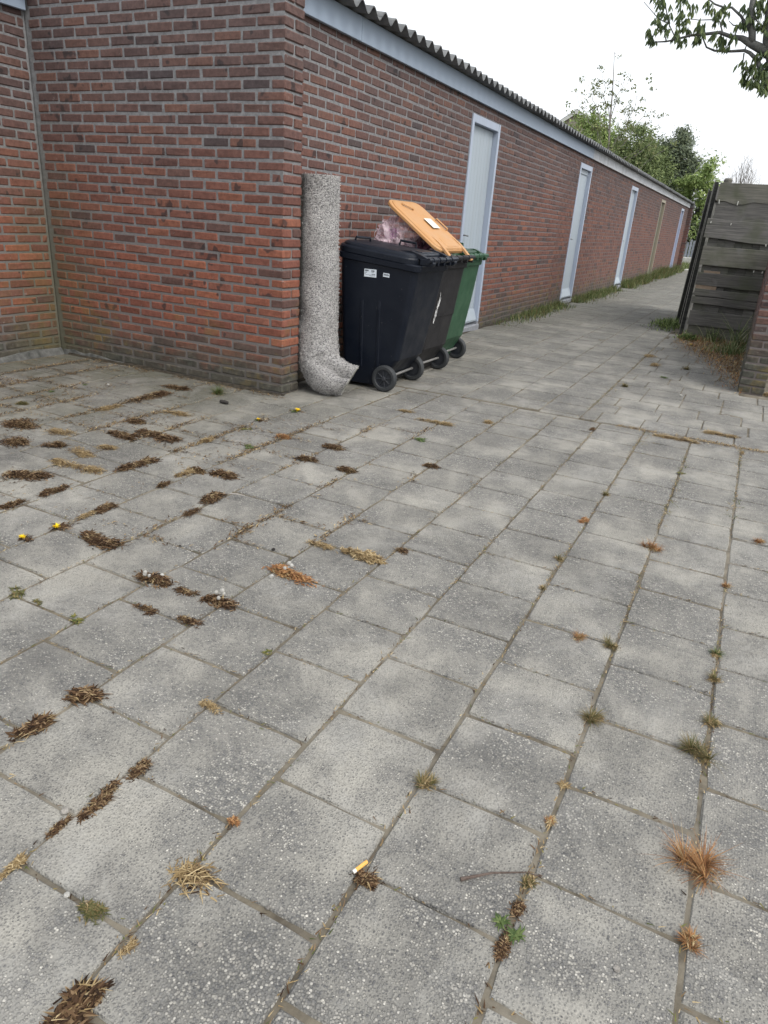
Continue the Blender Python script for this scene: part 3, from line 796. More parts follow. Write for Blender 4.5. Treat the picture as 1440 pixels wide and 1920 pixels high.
def squash(o, k, lid=False):
    """the two far bins are the narrow model: shorter front to back"""
    for ch in o.children:
        if ch.name.startswith('wheel'): ch.location.x += .114*(k-1); continue
        if ch.name.startswith('axle'): ch.location.x += .114*(k-1); continue
        kk = k
        if ch.name.startswith('lid'):
            ch.location.x *= k; kk = max(k, .95 if lid else k)
            for q in [ch]+list(ch.children):
                for v in q.data.vertices: v.co.x *= kk; v.co.z *= (.55 if lid else 1); v.co.y *= (.92 if lid else 1)
            continue
        for q in [ch]+list(ch.children):
            for v in q.data.vertices: v.co.x *= kk
squash(b2, .80, True); squash(b3, .72)
mb = MB(); mb.box((-.335, .02, .035), (.115, .13, .002), 0); mb.build('label_plate', M['cigpaper'], l2)
def on_side(x, z): return Vector((x, -(at_z(z)[3]+.0012), z))
for nm, x, z, a, b, rt in (('sticker', -.045, .845, .098, .054, 0), ('sticker', .083, .842, .050, .026, 4)):
    p = on_side(x, z); rot = Matrix.Rotation(R(2.7), 3, 'X') @ Matrix.Rotation(R(rt), 3, 'Y')
    mb = MB(); mb.box(p, (a, .001, b), 0, rot); st = mb.build(nm, M['paper'], b1)
    ink = MB(); k = a/.098
    def bar(u, v, wu, hv): ink.box(p+rot@Vector((u*k, -.0011, v*k)), (wu*k, .0006, hv*k), 0, rot)
    if a > .06:
        for u, wu in ((-.040, .005), (-.034, .0035), (-.0285, .005), (-.022, .004), (-.0165, .0035)): bar(u, .0165, wu, .010)
        for u, wu in ((.010, .004), (.015, .003), (.0205, .005), (.026, .003), (.031, .003)): bar(u, .0155+U(-.001, .001), wu, .009)
        bar(-.034, .004, .014, .003); bar(-.041, -.004, .004, .006); bar(.026, -.006, .030, .003); bar(.0, -.0125, .08, .0012); bar(.016, -.018, .05, .0012); bar(.02, .006, .02, .002)
    else:
        for q in range(9): bar(-.036+q*.009, .003, .0045, .026)
    ink.build('print', M['ink'], st)
mb = MB()                                                    # white paint scratches on the back of the second bin
for k in range(26):
    z0 = U(.45, .64); z1 = z0+U(.02, .075); y = -.160+U(-.022, .022)*(1-abs(z0-.56)/.16)+(z0-.5)*.16; w_ = U(.0015, .008)
    q = [(at_z(z)[2]*.80+.0050+k*.0001, y+(z-z0)*(.1+.6*((k*7)%5-2)/2)*.5+s_*w_*(1 if z == z0 else .15), z) for z in (z0, z1) for s_ in (-1, 1)]
    mb.add(q, [(0, 1, 3, 2)])
mb.build('paint_scratch', M['whitepaint'], b2)

# ------------------------------------------------------------------ rubbish in the open bin (world frame)
def blob(name, c, r, mat, label, cat, crump=.35, seed=0, sc=(1, 1, 1), n=22):
    mb = MB(); rings = []
    for i in range(n+1):
        th = math.pi*i/n; rg = []
        for k in range(n*2):
            ph = 2*math.pi*k/(n*2); d = Vector((math.sin(th)*math.cos(ph), math.sin(th)*math.sin(ph), math.cos(th)))
            q = 1+crump*noise.noise(d*2.2+Vector((seed, 0, 0)))+crump*.6*abs(noise.noise(d*5+Vector((0, seed, 0))))+.25*crump*noise.noise(d*13)
            rg.append((d.x*r*q*sc[0], d.y*r*q*sc[1], d.z*r*q*sc[2]))
        rings.append(rg)
    mb.ring(rings)
    o = mb.build(name, mat, None, c); return tag(o, label, cat)
blob('plastic_bag', (-2.67, 5.48, 1.04), .155, M['film'], 'big crumpled clear plastic bag swelling under the orange lid', 'plastic bag', .5, 3, (1.1, 1.25, 1.15))
blob('plastic_bag', (-2.76, 5.46, 1.05), .085, M['film'], 'small silvery plastic wrapping left of the big clear bag in the open bin', 'plastic bag', .6, 9, (1, 1.2, 1.1))
blob('plastic_wrap', (-2.33, 5.56, .955), .07, M['film'], 'torn shiny plastic wrap at the hinge of the orange lid', 'plastic wrap', .7, 15, (1.2, 2.0, .75))
blob('paper_scrap', (-2.50, 5.58, .95), .11, mat_simple('dark_purple_waste', (.05,.03,.05), (.20,.09,.13), 25, .7, .5), 'dark purple crumpled waste under the hinge end of the orange lid', 'rubbish', .7, 21, (1.3, 1.5, 1.0))
blob('toy_ball', (-2.80, 5.42, 1.085), .024, M['redplastic'], 'small bright red scrap above the black bin lid', 'rubbish', .5, 5)
mb = MB()
for k in range(9):
    a0 = U(0, 6); mb.tube([(.022*math.cos(a0+i*.9)+.009*k-.035, .03*math.sin(a0+i*.9), .03*math.sin(a0*2+i*.8)+.004*i) for i in range(9)], .0052, 5)
tag(mb.build('gift_ribbon', M['pink'], None, (-2.70, 5.42, 1.085)), 'curled pink ribbon on top of the rubbish in the open bin', 'ribbon')
mb = MB()
for k in range(4): mb.tube([(.0-.026*k, .03*math.cos(2*math.pi*i/14), .032+.032*math.sin(2*math.pi*i/14)) for i in range(15)], .0022, 5)
tag(mb.build('wire_coil', M['wire'], None, (-2.765, 5.42, 1.055)), 'pale wire loops between the red scrap and the pink ribbon', 'wire')

# ------------------------------------------------------------------ the rolled rug in the corner
rug = thing('rolled_rug', 'rolled grey speckled shaggy rug standing on end against the wall corner', 'rug', (-2.765, 4.43, 0))
path = [(-.012, .02, 1.455, .132, .132), (-.010, .02, 1.25, .134, .134), (-.004, .015, .95, .136, .136), (.004, .005, .65, .140, .138), (.010, -.005, .46, .142, .138),
        (.022, -.02, .33, .147, .138), (.050, -.050, .225, .156, .134), (.105, -.078, .163, .156, .130), (.175, -.090, .132, .138, .130), (.250, -.075, .112, .118, .125), (.318, -.050, .112, .106, .120)]
def interp(f):
    f = max(0, min(len(path)-1.0001, f)); i = int(f); t = f-i
    p0, p1, p2, p3 = (path[max(0, min(len(path)-1, i+k))] for k in (-1, 0, 1, 2))
    return [.5*(2*b+(c-a)*t+(2*a-5*b+4*c-d)*t*t+(3*b-a-3*c+d)*t**3) for a, b, c, d in zip(p0, p1, p2, p3)]
NS, NR = 110, 64; rings = []; surf = []
for i in range(NS+1):
    f = (len(path)-1)*i/NS; c = interp(f); t0, t1 = interp(f-.05), interp(f+.05)
    T = (Vector(t1[:3])-Vector(t0[:3])).normalized()
    B = Vector((.36, .93, 0)); B = (B-T*B.dot(T)).normalized(); N = T.cross(B)         # N leans to the outside of the bend
    bend = max(0, min(1, (f-5)/4)); rg = []
    for k in range(NR):
        a = 2*math.pi*k/NR
        r1, r2 = c[3], c[4]
        dv = math.degrees(math.acos(max(-1, min(1, (math.cos(a)*N+math.sin(a)*B).dot(Vector((.10, -.66, .75)).normalized())))))
        dent = bend*(.085+.05*max(0, (f-8)/2))*math.exp(-(dv/20)**2)
        dent += .010*math.exp(-((math.degrees(a)-205)/9)**2)*(1-bend)                    # the free edge of the roll
        q = 1+.05*bend*math.sin(3*a+1)
        rad = (r1*abs(math.cos(a))**2+r2*abs(math.sin(a))**2)*q-dent
        d = (math.cos(a)*N+math.sin(a)*B)
        p = Vector(c[:3])+d*rad
        p += d*(.0035*noise.noise(p*55)+.004*noise.noise(p*22)+.016*noise.noise(p*5.5)*(1-abs(d.z)))
        p.x += max(0, min(1, (f-7)/3))*(p.z-.12)*.62
        p.z = max(p.z, .004)
        rg.append(p); surf.append((p, d))
    rings.append(rg)
mb = MB(); mb.ring(rings, True, True, False); mb.build('pile', M['rug'], rug, smooth=True)
mb = MB(); c = Vector(interp(len(path)-1)[:3]); last = rings[-1]
inn = [[c+(p-c)*s_+T*o_ for p in last] for s_, o_ in ((1, 0), (1.0, .006), (.93, .006), (.90, -.02), (.80, -.12))]
mb.ring(inn, True, False, True); mb.build('backing', M['rugback'], rug)
mb = MB()
for i in range(15000):
    p, d = random.choice(surf); j = Vector((U(-1, 1), U(-1, 1), U(-1, 1)))*.6
    p = p+Vector((U(-.006, .006), U(-.006, .006), U(-.006, .006)))
    e = (d+j).normalized(); s_ = e.orthogonal().normalized()*U(.0016, .003)
    mb.add([p-s_, p+s_, p+e*U(.004, .010)], [(0, 1, 2)])
tag(mb.build('tuft', M['rugtuft'], rug), kind='stuff')
mb = MB()                                                    # frayed edge of the roll along the pier
rg = []
for i in range(40):
    z = 1.40-i*.021; o_ = .006*noise.noise((z*9, 1, 0)); rg.append([(-.118+o_, -.055, z), (-.150+o_, -.092+o_, z), (-.140+o_*2, -.118+o_+.010*noise.noise((z*20, 3, 0)), z), (-.112+o_, -.088, z)])
mb.ring(rg, True, True, True)
for i in range(420):
    z = U(.6, 1.40); mb.blade((-.142+U(-.01, .01), -.108+U(-.012, .012), z), (U(-1, 1), -1, U(-.6, .6)), U(.012, .028), .004, .3, 2)
mb.build('frayed_edge', M['rugback'], rug)

# ================================================================== TREES AND THE FAR END
def leaf_quad(mb, p, sz, d=None, mi=0):
    d = d or Vector((U(-1, 1), U(-1, 1), U(-1, 1))).normalized()
    a = d.orthogonal().normalized(); a = Matrix.Rotation(U(0, 6.28), 3, d) @ a; b = d.cross(a)
    l = sz*U(.7, 1.3); w_ = l*U(.4, .6)
    mb.add([p-a*l*.5, p+b*w_*.5+d*l*.08, p+a*l*.5, p-b*w_*.5+d*l*.08], [(0, 1, 2, 3)], mi)
def limb(mb, a, b, r0, r1, wob=.1, n=6):
    a, b = Vector(a), Vector(b); L = (b-a).length; pts = []
    for i in range(n+1):
        f = i/n; q = a.lerp(b, f)
        if 0 < i < n: q += Vector((U(-1, 1), U(-1, 1), U(-.5, .5)))*L*wob*.35
        pts.append(q)
    mb.tube(pts, [r0+(r1-r0)*i/n for i in range(n+1)], 6); return pts
def leafy_tree(kind, label, cat, base, crown, rad, mat, nclump, per, lsz, trunk=.12, group=None, seed=1, skirt=0):
    """trunk and limbs with leaf clumps of uneven size through the crown"""
    random.seed(seed)
    t = thing(kind, label, cat, base, 0, group); base = Vector(base); c = Vector(crown)-base
    wb = MB(); lb = MB()
    limb(wb, (0, 0, -.1), (c.x*.7, c.y*.7, max(c.z-rad[2]*.3, .3)), trunk, trunk*.6, .05)
    tip = Vector((c.x*.7, c.y*.7, max(c.z-rad[2]*.3, .3)))
    for i in range(nclump):
        d = Vector((random.gauss(0, 1), random.gauss(0, 1), random.gauss(0, 1))).normalized()
        q = U(.25, 1)**.55; q *= 1+.28*noise.noise(d*1.7+Vector((seed, 0, 0)))
        p = c+Vector((d.x*rad[0], d.y*rad[1], d.z*rad[2]))*q
        if skirt and random.random() < skirt: p.z = U(.2, c.z)
        if p.z < .15: p.z = U(.15, .6)
        if i % 3 == 0: limb(wb, tip.lerp(c, U(0, .6)), p, trunk*.22, trunk*.06, .2, 4)
        s_ = U(.45, 1.25)*rad[0]*.26
        for k in range(int(per*U(.5, 1.4))):
            o_ = Vector((random.gauss(0, 1), random.gauss(0, 1), random.gauss(0, .75)))*s_*.62
            n_ = (o_+Vector((0, 0, s_*.6))+Vector((U(-1, 1), U(-1, 1), U(-1, 1)))*s_).normalized()
            leaf_quad(lb, p+o_, lsz, n_)
    wb.build('trunk', M['bark'], t); lb.build('crown', mat, t); return t
G1 = 'trees and shrubs beyond the shed roof'
leafy_tree('leafy_tree', 'dark grey green bushy tree rising behind the far end of the shed roof', 'tree', (-5.2, 47, 0), (-6.0, 47, 4.5), (1.75, 1.4, 2.15), M['darkgreen'], 120, 150, .17, .14, G1, 11)
leafy_tree('leafy_tree', 'bright mid green tree filling the gap beyond the end of the alley', 'tree', (-3.6, 43, 0), (-3.65, 43, 2.75), (1.5, 1.2, 2.35), M['lime'], 120, 130, .17, .12, G1, 12, .15)
leafy_tree('leafy_tree', 'mid green bushy tree above the roof, left of the dark tree', 'tree', (-7.2, 41, 0), (-7.1, 41, 4.6), (1.8, 1.2, 1.75), M['midgreen'], 100, 130, .15, .12, G1, 13)
leafy_tree('leafy_tree', 'olive green tree between the mid green and the dark trees', 'tree', (-6.0, 43, 0), (-6.4, 43, 4.3), (1.2, 1.0, 1.75), M['midgreen'], 70, 120, .15, .1, G1, 14)
leafy_tree('leafy_tree', 'fresh yellow green bush just in front of the house gable', 'bush', (-8.1, 36.5, 0), (-8.35, 36.5, 4.9), (1.4, .9, 1.35), M['lime'], 95, 60, .15, .07, G1, 15)
leafy_tree('leafy_tree', 'pale hazy tree furthest off behind the dark tree', 'tree', (-7.6, 64, 0), (-7.6, 64, 6.9), (1.9, 1.4, 2.0), M['paletree'], 80, 60, .17, .13, G1, 16)
leafy_tree('leafy_shrub', 'dark shrub low at the far end of the alley above the grey fence', 'shrub', (-4.2, 42.8, 0), (-4.0, 42.6, 1.5), (1.0, .5, .6), M['darkgreen'], 60, 90, .14, .06, G1, 17)
random.seed(21)
# the thin sapling with tufts of young leaves
t = thing('young_tree', 'thin sparse young tree with tufts of small leaves against the white sky', 'tree', (-6.95, 34, 0), 0, G1)
wb = MB(); lb = MB(); B0 = Vector(t.location)
main = [(-6.95, 34, 0), (-6.85, 34, 2.2), (-6.82, 34, 4.2), (-7.0, 34, 5.6), (-7.12, 34, 6.8), (-7.3, 34, 8.1)]
wb.tube([Vector(p)-B0 for p in main], [.07, .06, .048, .035, .022, .008], 7)
def tuft_leaf(p, n=12, s_=.15):
    for k in range(n): leaf_quad(lb, Vector(p)-B0+Vector((random.gauss(0, 1), random.gauss(0, 1), random.gauss(0, .8)))*s_*.55, s_*.8)
ends = [((-6.82, 34, 4.3), (-8.6, 34.2, 6.55)), ((-6.9, 34, 4.9), (-8.1, 33.8, 6.9)), ((-6.85, 34, 4.2), (-5.85, 34.1, 6.85)), ((-6.85, 34, 3.9), (-5.6, 34, 5.9)), ((-7.0, 34, 5.5), (-7.7, 34.2, 7.4)), ((-7.0, 34, 5.6), (-6.75, 34, 7.3)),
        ((-6.84, 34, 3.6), (-8.9, 34, 5.9)), ((-6.84, 34, 3.4), (-5.1, 33.9, 4.9)), ((-6.84, 34, 3.0), (-8.0, 34, 4.9)), ((-6.84, 34, 3.2), (-5.0, 34.2, 5.6)), ((-6.84, 34, 3.0), (-4.6, 34.2, 4.6)), ((-6.84, 34, 3.8), (-6.3, 34.2, 6.0)), ((-6.84, 34, 3.5), (-7.6, 34.2, 5.7))]
for a, b in ends:
    pts = limb(wb, Vector(a)-B0, Vector(b)-B0, .020, .005, .13, 7)
    for q in pts[2:]:
        for _ in range(2):
            e = q+Vector((U(-.32, .32), U(-.2, .2), U(-.1, .32)))
            wb.tube([q, e], [.004, .0025], 4); tuft_leaf(e+B0, random.randint(9, 17), U(.11, .17))
for q in main[3:]:
    for _ in range(3):
        e = Vector(q)+Vector((U(-.3, .3), 0, U(-.4, .2))); wb.tube([Vector(q)-B0, e-B0], [.004, .002], 4); tuft_leaf(e, random.randint(4, 9), .11)
wb.build('trunk', M['bark_far'], t); lb.build('crown', M['sapling'], t)
# bare tree
t = thing('bare_tree', 'bare tree of fine upright twigs far off above the plank fence', 'tree', (-2.3, 60, 0)); wb = MB()
wb.tube([(0, 0, 0), (0, 0, 2.5), (.1, 0, 4.0)], [.13, .1, .07], 6)
for i in range(46):
    x = U(-1.25, 1.15); h = 4.9+1.9*math.exp(-((x+.1)/.75)**2)*U(.7, 1.0)
    pts = limb(wb, (U(-.1, .1), 0, U(2.5, 4)), (x, U(-.8, .8), h), .028, .007, .12, 5)
    for q in pts[2:]:
        for _ in range(2): wb.tube([q, q+Vector((U(-.35, .35), U(-.2, .2), U(.15, .55)))], [.009, .004], 4)
wb.build('branch', M['bark_far'], t)

# the chestnut that hangs over the garden wall
t = thing('chestnut_tree', 'chestnut branches with drooping young leaves hanging in from the right', 'tree', (.75, 8.6, 0)); B0 = Vector((.75, 8.6, 0))
wb = MB(); lb = MB()
def zz(l, y=8.5): return [Vector((x, y+.18*noise.noise((x*1.5, z*1.5, 3)), z))-B0 for x, z in l]
wb.tube([Vector(p)-B0 for p in ((.75, 8.6, -.1), (.62, 8.6, 1.2), (.40, 8.58, 2.2), (-.02, 8.52, 2.55), (-.32, 8.5, 2.63))], [.13, .11, .09, .06, .045], 10)
wb.tube([Vector(p)-B0 for p in ((.50, 8.6, 1.9), (.1, 8.55, 2.55), (-.25, 8.52, 2.80), (-.39, 8.5, 2.90))], [.09, .07, .058, .05], 9)
wb.tube([Vector(p)-B0 for p in ((.1, 8.55, 2.5), (-.30, 8.5, 2.75), (-.415, 8.5, 3.0), (-.46, 8.5, 3.25), (-.48, 8.5, 3.7))], [.07, .055, .05, .045, .035], 9)
wb.tube(zz([(-.39, 2.90), (-.55, 2.97), (-.65, 3.02), (-.75, 3.04), (-.86, 3.08), (-1.0, 3.07), (-1.12, 3.06), (-1.23, 3.03), (-1.33, 3.01), (-1.44, 3.01)]), [.045, .036, .025, .018, .016, .014, .012, .010, .008, .006], 8)
wb.tube(zz([(-.32, 2.63), (-.42, 2.76), (-.47, 2.84), (-.55, 2.90), (-.60, 2.92), (-.72, 2.92), (-.87, 2.93), (-.95, 2.96), (-1.01, 3.05)]), [.034, .026, .020, .016, .014, .012, .010, .008, .006], 8)
wb.tube(zz([(-.55, 2.97), (-.565, 3.05), (-.59, 3.11), (-.62, 3.25), (-.64, 3.5)]), [.034, .032, .030, .028, .02], 8)
wb.tube(zz([(-.565, 3.05), (-.61, 3.09), (-.70, 3.20), (-.80, 3.28), (-.85, 3.28), (-.96, 3.32), (-1.05, 3.38)]), [.018, .014, .012, .010, .010, .008, .006], 7)
for l in ([(-1.23, 3.03), (-1.26, 3.05), (-1.34, 3.16), (-1.45, 3.21), (-1.63, 3.37)], [(-1.33, 3.01), (-1.37, 3.1)], [(-.83, 3.07), (-.88, 3.17), (-.94, 3.19), (-1.07, 3.19), (-1.16, 3.2)], [(-.6, 2.92), (-.59, 2.98)], [(-.72, 3.03), (-.70, 3.12), (-.67, 3.2)], [(-.6, 2.9), (-.59, 2.81), (-.56, 2.76)], [(-1.34, 3.16), (-1.40, 3.30), (-1.46, 3.4)], [(-.59, 3.11), (-.75, 3.13), (-.80, 3.17)], [(-.60, 3.2), (-.50, 3.1), (-.45, 3.05)], [(-.55, 2.76), (-.48, 2.72), (-.44, 2.66)]):
    wb.tube(zz(l), [.0075-.0045*i/(len(l)-1) for i in range(len(l))], 6)
CL = [(-1.4,3.32),(-1.49,3.35),(-1.26,3.35),(-1.43,3.25),(-1.37,3.21),(-1.46,3.18),(-1.38,3.11),(-1.29,3.06),(-1.19,3.01),(-1.47,3.02),(-1.47,3.08),(-1.25,3.23),(-1.21,3.18),(-1.18,3.1),(-1.14,3.25),(-1.05,3.09),(-1.02,3.13),(-1.04,3.02),(-1.0,3.28),(-.9,3.17),(-.9,3.21),(-.87,3.04),(-.83,2.99),(-.78,2.94),(-.71,3.01),(-.67,3.09),(-.63,3.14),(-.66,3.24),(-.58,3.2),(-.54,3.11),(-.56,3.28),(-.48,3.15),(-.6,2.79),(-.53,2.72),(-.5,2.76),(-.47,2.85),(-.41,2.7),(-.4,2.78),(-.44,2.64),(-.34,2.65),(-.4,2.89),(-.43,3.02),(-.85,3.25),(-.34,2.56),(-.5,3.3),(-.42,3.2),(-.38,3.3),(-.5,3.4),(-.45,2.72),(-.37,2.60),(-.42,3.1),(-.46,3.35),(-.4,3.0),(-.54,3.25),(-.36,2.72),(-.47,2.64),(-.52,2.66)]
for x, z in CL:
    for _ in range(7):
        c = Vector((x+U(-.045, .045), 8.5+U(-.12, .12), z+.035+U(-.02, .02)))-B0
        ax = Vector((U(-1, 1), U(-1, 1), -.35)).normalized()
        for k in range(6):
            a = (k-2.5)/2.5*1.25; d = (Matrix.Rotation(a, 3, Vector((0, 0, 1))) @ ax); d = (d+Vector((U(-.25, .25), U(-.25, .25), -1.15-U(0, .9)))).normalized()
            L = U(.045, .095); sd_ = d.cross(Vector((U(-1, 1), U(-1, 1), U(-.3, .3)))).normalized(); w_ = L*U(.11, .17)
            m1 = c+d*L*.55; lb.add([c, m1-sd_*w_, c+d*L, m1+sd_*w_], [(0, 1, 2, 3)])
wb.build('limb', M['bark'], t, smooth=True); lb.build('leaves', M['chestnut'], t)

# house gable behind
h = thing('house', 'pale house gable with grey roof half hidden behind the trees', 'house', (-12.4, 50, 0))
ap, ev, hw = 8.3, 6.2, 3.2
mb = MB(); mb.ring([[(-hw, y, 0), (hw, y, 0), (hw, y, ev), (0, y, ap-.12), (-hw, y, ev)] for y in (0, 8)], True, True, True); mb.build('wall', M['gable'], h)
mb = MB()
for s_ in (-1, 1): mb.ring([[(0, y, ap-.10), (0, y, ap+.03), (s_*(hw+.3), y, ev-.13), (s_*(hw+.3), y, ev-.28)] for y in (-.25, 8.2)], True, True, True)
mb.build('roof', M['rooftile'], h)
mb = MB()
for s_ in (-1, 1): mb.ring([[(0, y, ap-.02), (0, y, ap-.24), (s_*(hw+.3), y, ev-.38), (s_*(hw+.3), y, ev-.17)] for y in (-.30, -.255)], True, True, True)
mb.build('verge_board', M['wallrender'], h)
mb = MB(); mb.box((1.75, -.01, 4.0), (2.4, .06, 6.0), 0); mb.build('render_panel', M['wallrender'], h)
# far fence, low wall and slab past the end of the alley
f_ = thing('slat_fence', 'far grey slatted fence glimpsed past the end of the shed', 'fence', (-3.6, 42, 0))
for k in range(7):
    mb = MB(); mb.box((-.25+k*.145+U(-.01, .01), 0, .72+U(-.05, .05)), (.105, .02, 1.0-.18*(k < 3)), .003); mb.build('slat', M['greyfence'], f_)
mb = MB(); mb.box((.2, .03, .5), (1.3, .03, .08), 0); mb.box((.2, .03, .95), (1.3, .03, .08), 0); mb.build('rail', M['greyfence'], f_)
mb = MB(); mb.box((0, 0, .18), (1.6, .2, .44), .02, jit=.01); tag(mb.build('low_wall', M['rubble'], None, (-3.2, 41, 0)), 'low pale wall under the far grey fence', 'wall')
mb = MB(); mb.box((0, 0, .02), (.55, 1.6, .07), .01, jit=.01); tag(mb.build('concrete_slab', M['rubble'], None, (-2.55, 34.6, 0)), 'pale concrete slab lying at the far end of the alley', 'slab')

# ================================================================== WEEDS, LITTER, SMALL THINGS
random.seed(99)
def rosette(mb, w, n, mi=0, Lk=(.35, .6), wk=.16, lift=(.05, .5)):
    for k in range(n):
        a = U(0, 6.283); e = U(*lift)
        mb.blade((U(-.1, .1)*w, U(-.1, .1)*w, .002), (math.cos(a), math.sin(a), e), w*U(*Lk), w*wk*U(.6, 1.2), U(.2, .8), 3, mi)
def litter(mb, w, el, dirn, n, mi=0, L=(.018, .042), wd=(.0035, .009), hgt=.012):
    """a mat of dead leaves, longer along the joint it lies in"""
    ca, sa = math.cos(dirn), math.sin(dirn); nb = max(3, int(3+el*2.2))
    subs = [(U(-.46, .46)*w*el, random.gauss(0, .16)*w, U(.10, .30)*w) for _ in range(nb)]+[(0, 0, .26*w)]
    for k in range(n):
        su, sv, sr = random.choice(subs); u, v = su+random.gauss(0, 1.15)*sr, sv+random.gauss(0, .8)*sr
        x, y = ca*u-sa*v, sa*u+ca*v; q = math.exp(-((u-su)**2+(v-sv)**2)/(2*sr*sr))
        a = U(0, 6.283) if random.random() < .6 else dirn+random.gauss(0, .5); mb.blade((x, y, U(0, hgt)*q+.002), (math.cos(a), math.sin(a), U(-.15, .28)), U(*L), U(*wd), U(-.1, .8), 2, mi)
def clump(kind, x, y, w, el, dirn, col, label, z=0):
    mb = MB(); mats = [M[col]]; name = {'leaf': 'dead_weed', 'straw': 'straw_clump', 'grass': 'grass_tuft', 'weed': 'green_weed', 'dandelion': 'dandelion', 'fluff': 'dead_weed'}[kind]
    cat = {'leaf': 'dead weed', 'straw': 'dead weed', 'grass': 'grass tuft', 'weed': 'weed', 'dandelion': 'dandelion', 'fluff': 'dead weed'}[kind]
    d = R(dirn); sz = max(.5, min(1.15, w/.09))
    grp = {'dead weed': 'dead weed clumps in the paving joints', 'grass tuft': 'grass tufts in the paving joints', 'weed': 'green weeds in the paving', 'dandelion': 'dandelions in the paving'}[cat]
    if kind in ('leaf', 'straw', 'fluff') and el > 1.25: w *= .92; el *= 1.3
    if kind in ('leaf', 'fluff'):
        mats = [M[col], M['straw']]
        n = int(130+3600*w*el*.7)
        litter(mb, w*.60, el, d, n, 0, (.009*sz, .026*sz), (.003*sz, .0075*sz), .02*sz)
        litter(mb, w*.45, el, d, n//6, 1, (.012*sz, .03*sz), (.0015*sz, .0035*sz), .02*sz)
    elif kind == 'straw':
        mats = [M[col], M['brown']]
        n = int(80+1900*w*el*.7); litter(mb, w*.58, el, d, n, 0, (.010*sz, .034*sz), (.0015*sz, .0038*sz), .014*sz)
        litter(mb, w*.5, el, d, n//3, 1, (.008*sz, .022*sz), (.002*sz, .005*sz), .01*sz)
    elif kind == 'grass':
        n = int(55+2600*w); b0 = U(0, 6.283); nb = random.randint(3, 5)
        subs = [(random.gauss(0, .09)*w*el, random.gauss(0, .09)*w, U(.55, 1.0), U(0, 6.283)) for _ in range(nb)]     # several shoots grown together
        for k in range(n):
            sx, sy, sl, sa_ = subs[k % nb]; a = sa_+random.gauss(0, .85) if random.random() < .75 else U(0, 6.283); r_ = abs(random.gauss(0, .05))*w; e = U(.2, 2.4)
            mb.blade((sx+r_*math.cos(a), sy+r_*math.sin(a), .001), (math.cos(a)*el, math.sin(a), e), w*sl*U(.14, .62)*(1.25 if random.random() < .08 else 1), U(.0012, .0026)*max(.8, sz*.8), U(.1, 1.8), 4, 0 if random.random() < (.8 if col != 'rust' else .85) else 1)
        mats.append(M['straw']); litter(mb, w*.40, 1.2, U(0, 3), int(30+400*w), 1, (.008, .02), (.0015, .004), .008)
    elif kind in ('weed', 'dandelion'):
        for k in range(5 if kind == 'weed' else 1):
            o_ = (U(-.28, .28)*w*el, U(-.22, .22)*w) if kind == 'weed' else (0, 0)
            m2 = MB(); rosette(m2, w*(.55 if kind == 'weed' else .85), 12 if kind == 'weed' else 9); mb.add([(a+o_[0], b+o_[1], c) for a, b, c in m2.v], m2.f)
        if kind == 'dandelion': mats.append(M['brown']); litter(mb, w*.5, 1.2, 0, 50, 1, (.012, .03), (.003, .008), .01)
    o = mb.build(name, mats, None, (x, y, z)); tag(o, label, cat, grp)
    if kind == 'dandelion':
        for k in range(max(1, int(el))):
            fb = MB(); c = (U(-.5, .5)*w*.5*(k > 0)+(.0 if k == 0 else .03), U(-.3, .3)*w*.5, .013)
            fb.tube([(c[0]*.3, c[1]*.3, 0), c], .0015, 5)
            for q in range(42):
                a = U(0, 6.283); fb.blade(c, (math.cos(a), math.sin(a), U(.0, .7)), U(.011, .017)*max(1, w/.09), .0055, .4, 2)
            fb.build('flower', M['yellow'], o)
    if kind == 'fluff':
        for k in range(4):
            fb = MB(); c = Vector((U(-.4, .4)*w, U(-.2, .35)*w, .015+U(0, .02))); r_ = U(.005, .008)*sz
            fb.tube([c+Vector((0, 0, r_*math.cos(math.pi*i/6))) for i in range(7)], [max(.0004, r_*math.sin(math.pi*i/6)) for i in range(7)], 9)
            fb.build('seed_head', M['fluff'], o)
    return o
